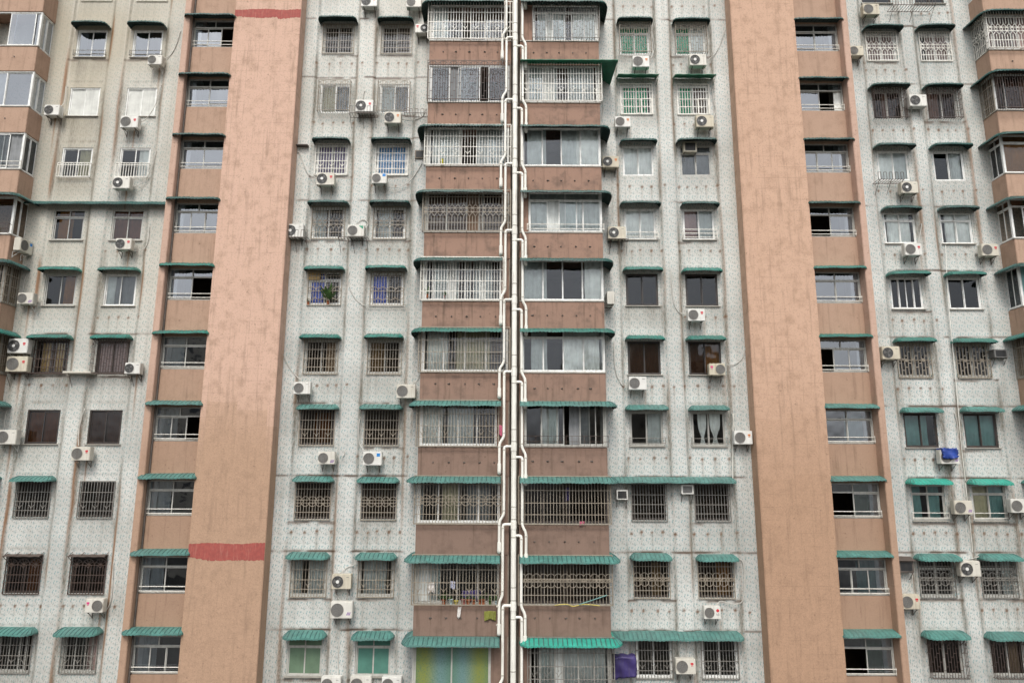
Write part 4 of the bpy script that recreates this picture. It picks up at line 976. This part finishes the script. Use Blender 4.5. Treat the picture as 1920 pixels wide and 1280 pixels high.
for i, (px, py, yw, wp, kind, stk, body, hose, side, label) in enumerate(AC):
    yf = yw-.42-.1; x, z = W(px, py, yf); w_ = wp/46.0 if py > 300 else wp/44.5
    w_ = min(.86, w_)*1.03
    hp = None
    if hose:
        hp = []
        for j, (hx, hy) in enumerate(hose):
            yy = yw-.22 if j == 0 else yw-.135
            X, Z = W(hx, hy, yy); hp.append((X-x, yy-yf, Z-z))
        hp.append((hp[-1][0], yw+.02-yf, hp[-1][2])); hp = smooth(hp)
    ac_unit(x, yf, z, w_, kind, stk, body, side, label, 0, 'bracket_w' if i in (0, 3, 5, 9, 44) else 'bracket', hp)
# two units on the side walls of balconies
x, z = -21.71+.42, W(38, 461, -.2)[1]
ac_unit(x, -.12, z, .78, 'm', 'stk_blue', 'w', 0, 'white air conditioner with blue label on the side of the pink corner balcony at left', math.pi/2, 'bracket_w')
x, z = 3.84+.46, W(1147, 562, -.55)[1]
ac_unit(x, -.55, z, .74, 'm', None, 'w', 0, 'white air conditioner seen end-on at the side of the right balconies', math.pi/2)
# old through-wall units
def old_unit(px, py, yw, wd, hd, bodym, frontm, label, dep=.28, rz=0, visor=False):
    x, z = W(px, py, yw-dep); root = obj('window_air_conditioner', None, None, (x, yw-dep-.1, z)); tag(root, label, 'air conditioner', 'old box air conditioners on the facade')
    b = MB(); b.box(-wd/2, wd/2, .0, dep+.15, -hd/2, hd/2); me = b.mesh('casing', M[bodym]); bm = bmesh.new(); bm.from_mesh(me); bmesh.ops.bevel(bm, geom=list(bm.edges), offset=.012, segments=2, affect='EDGES'); bm.to_mesh(me); bm.free()
    obj('casing', me, root)
    b = MB(); b.box(-wd*.38, wd*.38, -.006, 0, -hd*.36, hd*.36)
    for i in range(7): b.box(-wd*.38, wd*.38, -.012, -.006, -hd*.32+hd*.64*i/6-.006, -hd*.32+hd*.64*i/6+.006)
    obj('front_grille', b.mesh('front_grille', M[frontm]), root)
    b = MB()
    for s in (-1, 1):
        b = MB(); b.tube([(s*wd*.42, .02, -hd/2-.02), (s*wd*.42, dep+.1, -hd/2-.02)], .014); b.tube([(s*wd*.42, .05, -hd/2-.03), (s*wd*.42, dep+.09, -hd/2-.42)], .012)
        obj('bracket', b.mesh('bracket', M['bracket']), root)
    if visor:
        b = MB(); b.quad((-wd*.6, -.12, hd*.52), (wd*.6, -.12, hd*.5), (wd*.62, dep+.1, hd*.85), (-wd*.62, dep+.1, hd*.9)); obj('visor', b.mesh('visor', M['awning_brown']), root)
old_unit(1166, 927, 0, .46, .40, 'ac_white', 'ac_dark', 'small white-framed box air conditioner beside the fully barred balcony, under long green awning')
old_unit(1288, 917, 0, .50, .38, 'ac_white', 'ac_mesh', 'small white-framed box air conditioner between two barred windows under the long green awning')
old_unit(1874, 663, WING, .58, .36, 'ac_mesh', 'ac_dark', 'old dark grey box air conditioner right of the brick-pattern grille in the right wing')
old_unit(1697, 1061, WING, .60, .46, 'bracket', 'ac_dark', 'rusty brown box air conditioner with metal visor beside right stair tower', .32, 0, True)
old_unit(787, 291, 0, .42, .40, 'gap_wall', 'ac_dark', 'dark box unit in the wall beside the left balcony with yellow rag', .08)
old_unit(1293, 277, 0, .60, .50, 'ac_cream', 'ac_dark', 'grey box air conditioner in the upper left of a grey-curtained window', .10)
old_unit(590, 517, 0, .56, .42, 'cloth_tan', 'cloth_tan', 'tan box air conditioner behind the bars of the window with blue curtain and plants', -.07)

# ------------------------------------------------------------------ racks, cables, cloths, pots
def rack(px0, px1, py, yw, label, dep=.42, comb=True, stay=True, hgt=.34):
    xa, z = W(px0, py, yw-dep); xb, _ = W(px1, py, yw-dep); wd = xb-xa
    b = MB(); r = .011
    for y in (0, dep): b.tube([(0, y, 0), (wd, y, 0)], r*1.3)
    n = max(3, round(wd/.13))
    for i in range(n+1):
        x = wd*i/n; b.tube([(x, 0, 0), (x, dep, 0)], r)
        if comb: 
            b.tube([(x, 0, 0), (x, 0, hgt)], r)
            if i % 2 == 0 and i < n: b.tube([(x, 0, hgt), (x+wd/n, 0, hgt)], r)
    if stay:
        for x in (0.05, wd*.5, wd-.05): b.tube([(x, 0, 0), (x, dep, -.55)], r)
    o = obj('wall_rack', b.mesh('wall_rack', M['grille_r']), None, (xa, yw-dep-.1, z)); tag(o, label, 'rack', 'wire racks bolted to the wall')
rack(655, 706, 214, 0, 'rusty comb-topped wire rack holding an air conditioner between two caged windows')
rack(758, 800, 214, 0, 'short rusty wire rack beside the left balcony, right of a caged window', .36, True, False, .2)
rack(531, 577, 446, 0, 'rusty wire rack beside the left pink pier, holding an air conditioner')
rack(634, 690, 446, 0, 'flat rusty shelf rack under an air conditioner between diamond-barred windows', .5, False)
rack(1645, 1693, 338, WING, 'black wire rack in front of a white-curtained window of the right wing', .5)
rack(1672, 1752, 12, WING, 'black wire rack under the dark windows at the top edge of the right wing', .5)
rack(1142, 1178, 449, 0, 'rusty bracket rack under an air conditioner beside the right balconies', .45, False)
rack(12, 250, 699, WING, 'long thin rusty rack below two barred windows of the left wing', .35, False, True)
def cable(pts, yw, label, mat='wire', r=.012, name='cable', group=None):
    P = []
    for px, py in pts:
        X, Z = W(px, py, yw-.13); P.append((X, yw-.13, Z))
    x0, y0, z0 = P[0]
    P = smooth([(a-x0, b_-y0, c-z0) for a, b_, c in P])
    b = MB(); b.tube(P, r, 6); o = obj(name, b.mesh(name, M[mat], True), None, (x0, y0, z0)); tag(o, label, 'cable' if name == 'cable' else 'pipe', group)
cable([(655, 510), (653, 525), (660, 550), (675, 568), (690, 573), (760, 574)], 0, 'white hose looping from wall hole to the sill of the window with solid blue curtain', 'hose_white', .014)
cable([(1375, 775), (1374, 830), (1374, 900)], 0, 'thin white conduit running down near right pier to the long green awning', 'pvc', .018, 'conduit')
cable([(1773, 460), (1778, 560), (1790, 690), (1802, 830), (1810, 900)], WING, 'upper white conduit running down between the window columns of the right wing', 'pvc', .013, 'conduit')
cable([(1810, 905), (1818, 975), (1824, 1035)], WING, 'lower white conduit stub below the teal-curtained windows of the right wing', 'pvc', .013, 'conduit')
cable([(242, 1190), (236, 1215), (225, 1250), (218, 1285)], WING-.0, 'dark cable hanging from the lowest awning of the left stair tower')
cable([(635, 1210), (634, 1240), (636, 1280)], 0, 'grey hose running down between the green and turquoise windows', 'hose_white', .016)
cable([(1128, 170), (1131, 200), (1128, 225)], 0, 'grey cable hanging beside the right balcony with flat green awning', 'hose_white', .012)
cable([(316, 330), (322, 340), (334, 330), (345, 332)], -.1, 'tangled wire end below a window of left stair tower', 'wire', .014)
# drain conduit of the stair tower corners
b = MB(); b.tube([(0, 0, 0), (0, 0, ZTOP)], .035, 8); o = obj('corner_pipe', b.mesh('corner_pipe', M['bracket'], True), None, (-14.73, -.53, 0)); tag(o, 'thin dark downpipe in the inner corner of left stair tower', 'drainpipe')

def cloth(name, px, py, yw, w_, h_, mat, label, cat='cloth', seed=1, tilt=0, thick=.02):
    x, z = W(px, py, yw); b = MB(); n, m_ = 16, 10; r = random.Random(seed); ph = r.uniform(0, 6); G = []
    for side_ in (0, 1):
        for j in range(m_+1):
            for i in range(n+1):
                u, v = i/n-.5, j/m_
                G.append((u*w_*(1-.06*v)+tilt*v*h_, -thick*(1 if side_ == 0 else 0)+.028*math.sin(u*15+ph)*v+.012*math.sin(u*31+v*5), -v*h_+.03*math.sin(u*5+ph)*(.4+v)))
    i0 = len(b.v); b.v += G; st = (n+1)*(m_+1)
    for j in range(m_):
        for i in range(n):
            q = j*(n+1)+i; b.f.append((q, q+n+1, q+n+2, q+1)); b.mi.append(0); b.f.append((st+q, st+q+1, st+q+n+2, st+q+n+1)); b.mi.append(0)
    for j in range(m_):
        for i in (0, n): q = j*(n+1)+i; b.f.append((q, q+n+1, st+q+n+1, st+q)); b.mi.append(0)
    for i in range(n):
        for j in (0, m_): q = j*(n+1)+i; b.f.append((q, q+1, st+q+1, st+q)); b.mi.append(0)
    o = obj(name, clean(b.mesh(name, M[mat], True)), None, (x, yw, z)); tag(o, label, cat); return o
cloth('towel', 919, 1145, -1.16, .46, .33, 'towel_green', 'olive green towel hanging on the brown balcony wall below the flowerpots', 'towel', 3)
cloth('cloth', 809, 1091, -1.18, .27, .40, 'cloth_plain', 'white cloth hanging inside the bars left of the flowerpots', 'cloth', 4, .04)
cloth('cloth', 849, 1089, -1.18, .19, .27, 'cloth_sky', 'small pale blue cloth hanging on the bars above the flowerpots', 'cloth', 5)
cloth('cloth', 862, 1137, -1.16, .13, .38, 'cloth_plain', 'thin grey rag dangling over the balcony wall under the flowerpots', 'cloth', 6, -.1)
cloth('rag', 829, 298, -1.2, .12, .25, 'yellow_rag', 'yellow rag hanging on the bars of the left balcony', 'rag', 7)
cloth('garment', 1064, 913, -1.02, .18, .55, 'tarp_purple', 'dark blue patterned garment hanging behind the full-width balcony bars', 'garment', 8)
cloth('bag', 938, 797, -1.22, .17, .42, 'pink_bag', 'pink bag hanging at the end of the balcony bars beside the drain stack', 'bag', 9)
# draped tarpaulins over units
def tarp(px, py, yw, w_, h_, d_, mat, label, seed):
    x, z = W(px, py, yw-.4); r = random.Random(seed); bm = bmesh.new(); bmesh.ops.create_cube(bm, size=1)
    bmesh.ops.subdivide_edges(bm, edges=list(bm.edges), cuts=9, use_grid_fill=True)
    for v in bm.verts:
        c = v.co; k = .5-c.z
        amp = .035*k
        v.co = Vector((c.x*w_*(1+.08*k*math.sin(c.y*9)), c.y*d_, c.z*h_+(.10*h_*c.x if c.z < 0 else 0)))
        v.co += Vector((amp*math.sin(c.y*14+c.z*4+seed), amp*math.sin(c.x*17+c.z*3+seed*2)+.02*math.sin(c.x*8+c.z*11), .022*math.sin(c.x*13+seed)*(1 if c.z < -.4 else .3)))
        v.co += Vector((r.uniform(-1, 1), r.uniform(-1, 1), r.uniform(-1, 1)))*.008
    bmesh.ops.bevel(bm, geom=[e for e in bm.edges if e.calc_face_angle(0) > 1], offset=.03, segments=2, affect='EDGES')
    me = bpy.data.meshes.new('tarpaulin'); bm.to_mesh(me); bm.free(); me.materials.append(M[mat])
    me.polygons.foreach_set('use_smooth', [True]*len(me.polygons))
    tag(obj('tarpaulin', me, None, (x, yw-.36, z)), label, 'tarpaulin')
tarp(1171, 1248, 0, .86, .78, .44, 'tarp_purple', 'purple plastic sheet wrapped round a unit beside the lowest right balcony', 3)
tarp(1776, 850, WING, .62, .42, .50, 'tarp_blue', 'crumpled blue tarpaulin thrown over an air conditioner in the right wing', 5)

def pot(px, py, yw, hp, mat, label, flare=1.3, leaf=.16, leaves=26, cat='flowerpot', group='flowerpots on the balcony sill'):
    x, z = W(px, py, yw); root = obj('potted_plant', None, None, (x, yw, z)); tag(root, label, 'potted plant', group)
    b = MB(); r0 = hp*.34
    b.tube([(0, 0, 0), (0, 0, .02), (0, 0, hp*.86), (0, 0, hp*.87), (0, 0, hp), (0, 0, hp*.99), (0, 0, hp*.85)], [r0, r0, r0*flare, r0*flare*1.14, r0*flare*1.14, r0*flare*.95, r0*flare*.9], 14)
    obj('pot', b.mesh('pot', M[mat], True), root)
    b = MB(); r = random.Random(int(px))
    for i in range(leaves):
        a, e = r.uniform(0, 6.28), r.uniform(.2, 1.4); L = leaf*r.uniform(.5, 1.2)
        d = Vector((math.cos(a)*math.cos(e), math.sin(a)*math.cos(e), math.sin(e))); p = Vector((0, 0, hp*.9))+d*L*r.uniform(.2, .9); s = d.cross(Vector((0, 0, 1))).normalized()*L*.16
        b.quad(tuple(p), tuple(p+d*L*.4+s), tuple(p+d*L*.9), tuple(p+d*L*.4-s))
        if i % 4 == 0: b.tube([(0, 0, hp*.85), tuple(p)], .004)
    obj('foliage', b.mesh('foliage', M['leaf']), root)
Y9 = -1.12; ZP = 1132
for px, mat, hp, fl, lf, lab in ((832, 'terracotta', .17, 1.2, .2, 'terracotta pot with a bare stalk, leftmost of the sill row'), (845, 'pot_blue', .19, 1.5, .12, 'pale blue patterned pot with rim on the balcony sill'), (855, 'pot_yellow', .14, 1.9, .04, 'yellow bowl-shaped pot on the balcony sill'),
        (869, 'pot_pink', .19, 1.45, .12, 'dull pink pot with wide rim on the balcony sill'), (878, 'terracotta', .18, 1.8, .14, 'wide conical terracotta pot with leaves, right of the dull pink pot'), (888, 'terracotta', .17, 1.25, .1, 'straight terracotta pot right of the wide conical one'), (899, 'terracotta', .16, 1.1, .1, 'slim terracotta pot, left one of the touching pair'),
        (906, 'terracotta', .18, 1.2, .15, 'orange terracotta pot with leaves, right one of the touching pair'), (919, 'leaf', .15, 1.2, .14, 'small dark green plant pot between the orange and the white pots'), (930, 'pot_blue', .13, 1.3, .16, 'small white and blue pot with trailing leaves'), (938, 'terracotta', .18, 1.1, .06, 'brown terracotta pot at the right end of the sill by the drain stack')):
    pot(px, ZP, Y9, hp, mat, lab, fl, lf)
pot(615, 570, -.02, .14, 'terracotta', 'tall leafy plant in a pot behind the bars of the window with blue curtain', 1.2, .42, 60, group='plants in the barred window')
pot(578, 571, -.02, .13, 'terracotta', 'small terracotta pot in the left corner of the window with blue curtain', 1.2, .1, group='plants in the barred window')
pot(801, 558, -1.16, .14, 'terracotta', 'orange pot with thin white-flowered stem in the white balcony cage', 1.15, .2, 12, group='pots in the balcony cage')
pot(833, 558, -1.16, .09, 'pot_pink', 'little brown pot with dry twigs in the white balcony cage', 1.3, .15, 20, group='pots in the balcony cage')

# small extras
def block(name, px0, px1, py, yw, h_, d_, mat, label, cat):
    xa, z = W(px0, py, yw-d_); xb, _ = W(px1, py, yw-d_); b = MB(); b.box(0, xb-xa, 0, d_+.11, 0, h_); b.box(.02, xb-xa-.02, -.015, 0, h_*.2, h_*.8)
    tag(obj(name, b.mesh(name, M[mat]), None, (xa, yw-d_-.1, z)), label, cat)
block('ledge', 546, 578, 274, 0, .05, .22, 'bracket', 'thin dark ledge sticking out of the tiled wall next to left pier', 'ledge')
block('tray', 120, 172, 700, WING, .09, .4, 'ac_white', 'shallow white tray lying on the long thin rack between two barred windows', 'tray')
def rod(pts, yw, mat, r, name, label, cat):
    P = [(W(a, c, yw)[0], yw, W(a, c, yw)[1]) for a, c in pts]; o_ = P[0]; P = smooth([(x-o_[0], 0, z-o_[2]) for x, y, z in P])
    b = MB(); b.tube(P, r, 6); tag(obj(name, b.mesh(name, M[mat], True), None, o_), label, cat)
rod([(1085, 1133), (1112, 1124), (1138, 1115)], -1.34, 'cloth_teal', .02, 'broom_stick', 'thin teal stick leaning behind the bars of the circle-patterned balcony', 'stick')
rod([(1040, 1134), (1062, 1132), (1075, 1136), (1095, 1132), (1125, 1135)], -1.34, 'pot_yellow', .014, 'rope', 'yellow rope lying along the sill of the circle-patterned balcony', 'rope')
cloth('cloth', 1091, 977, -1.17, .20, .13, 'pink_bag', 'small pink cloth on the sill behind the fully barred balcony grille', 'cloth', 14)
cloth('cloth', 884, 1106, -1.0, .75, .42, 'tarp_purple', 'dark blue cloth hung inside the balcony behind the flowerpots', 'cloth', 15)
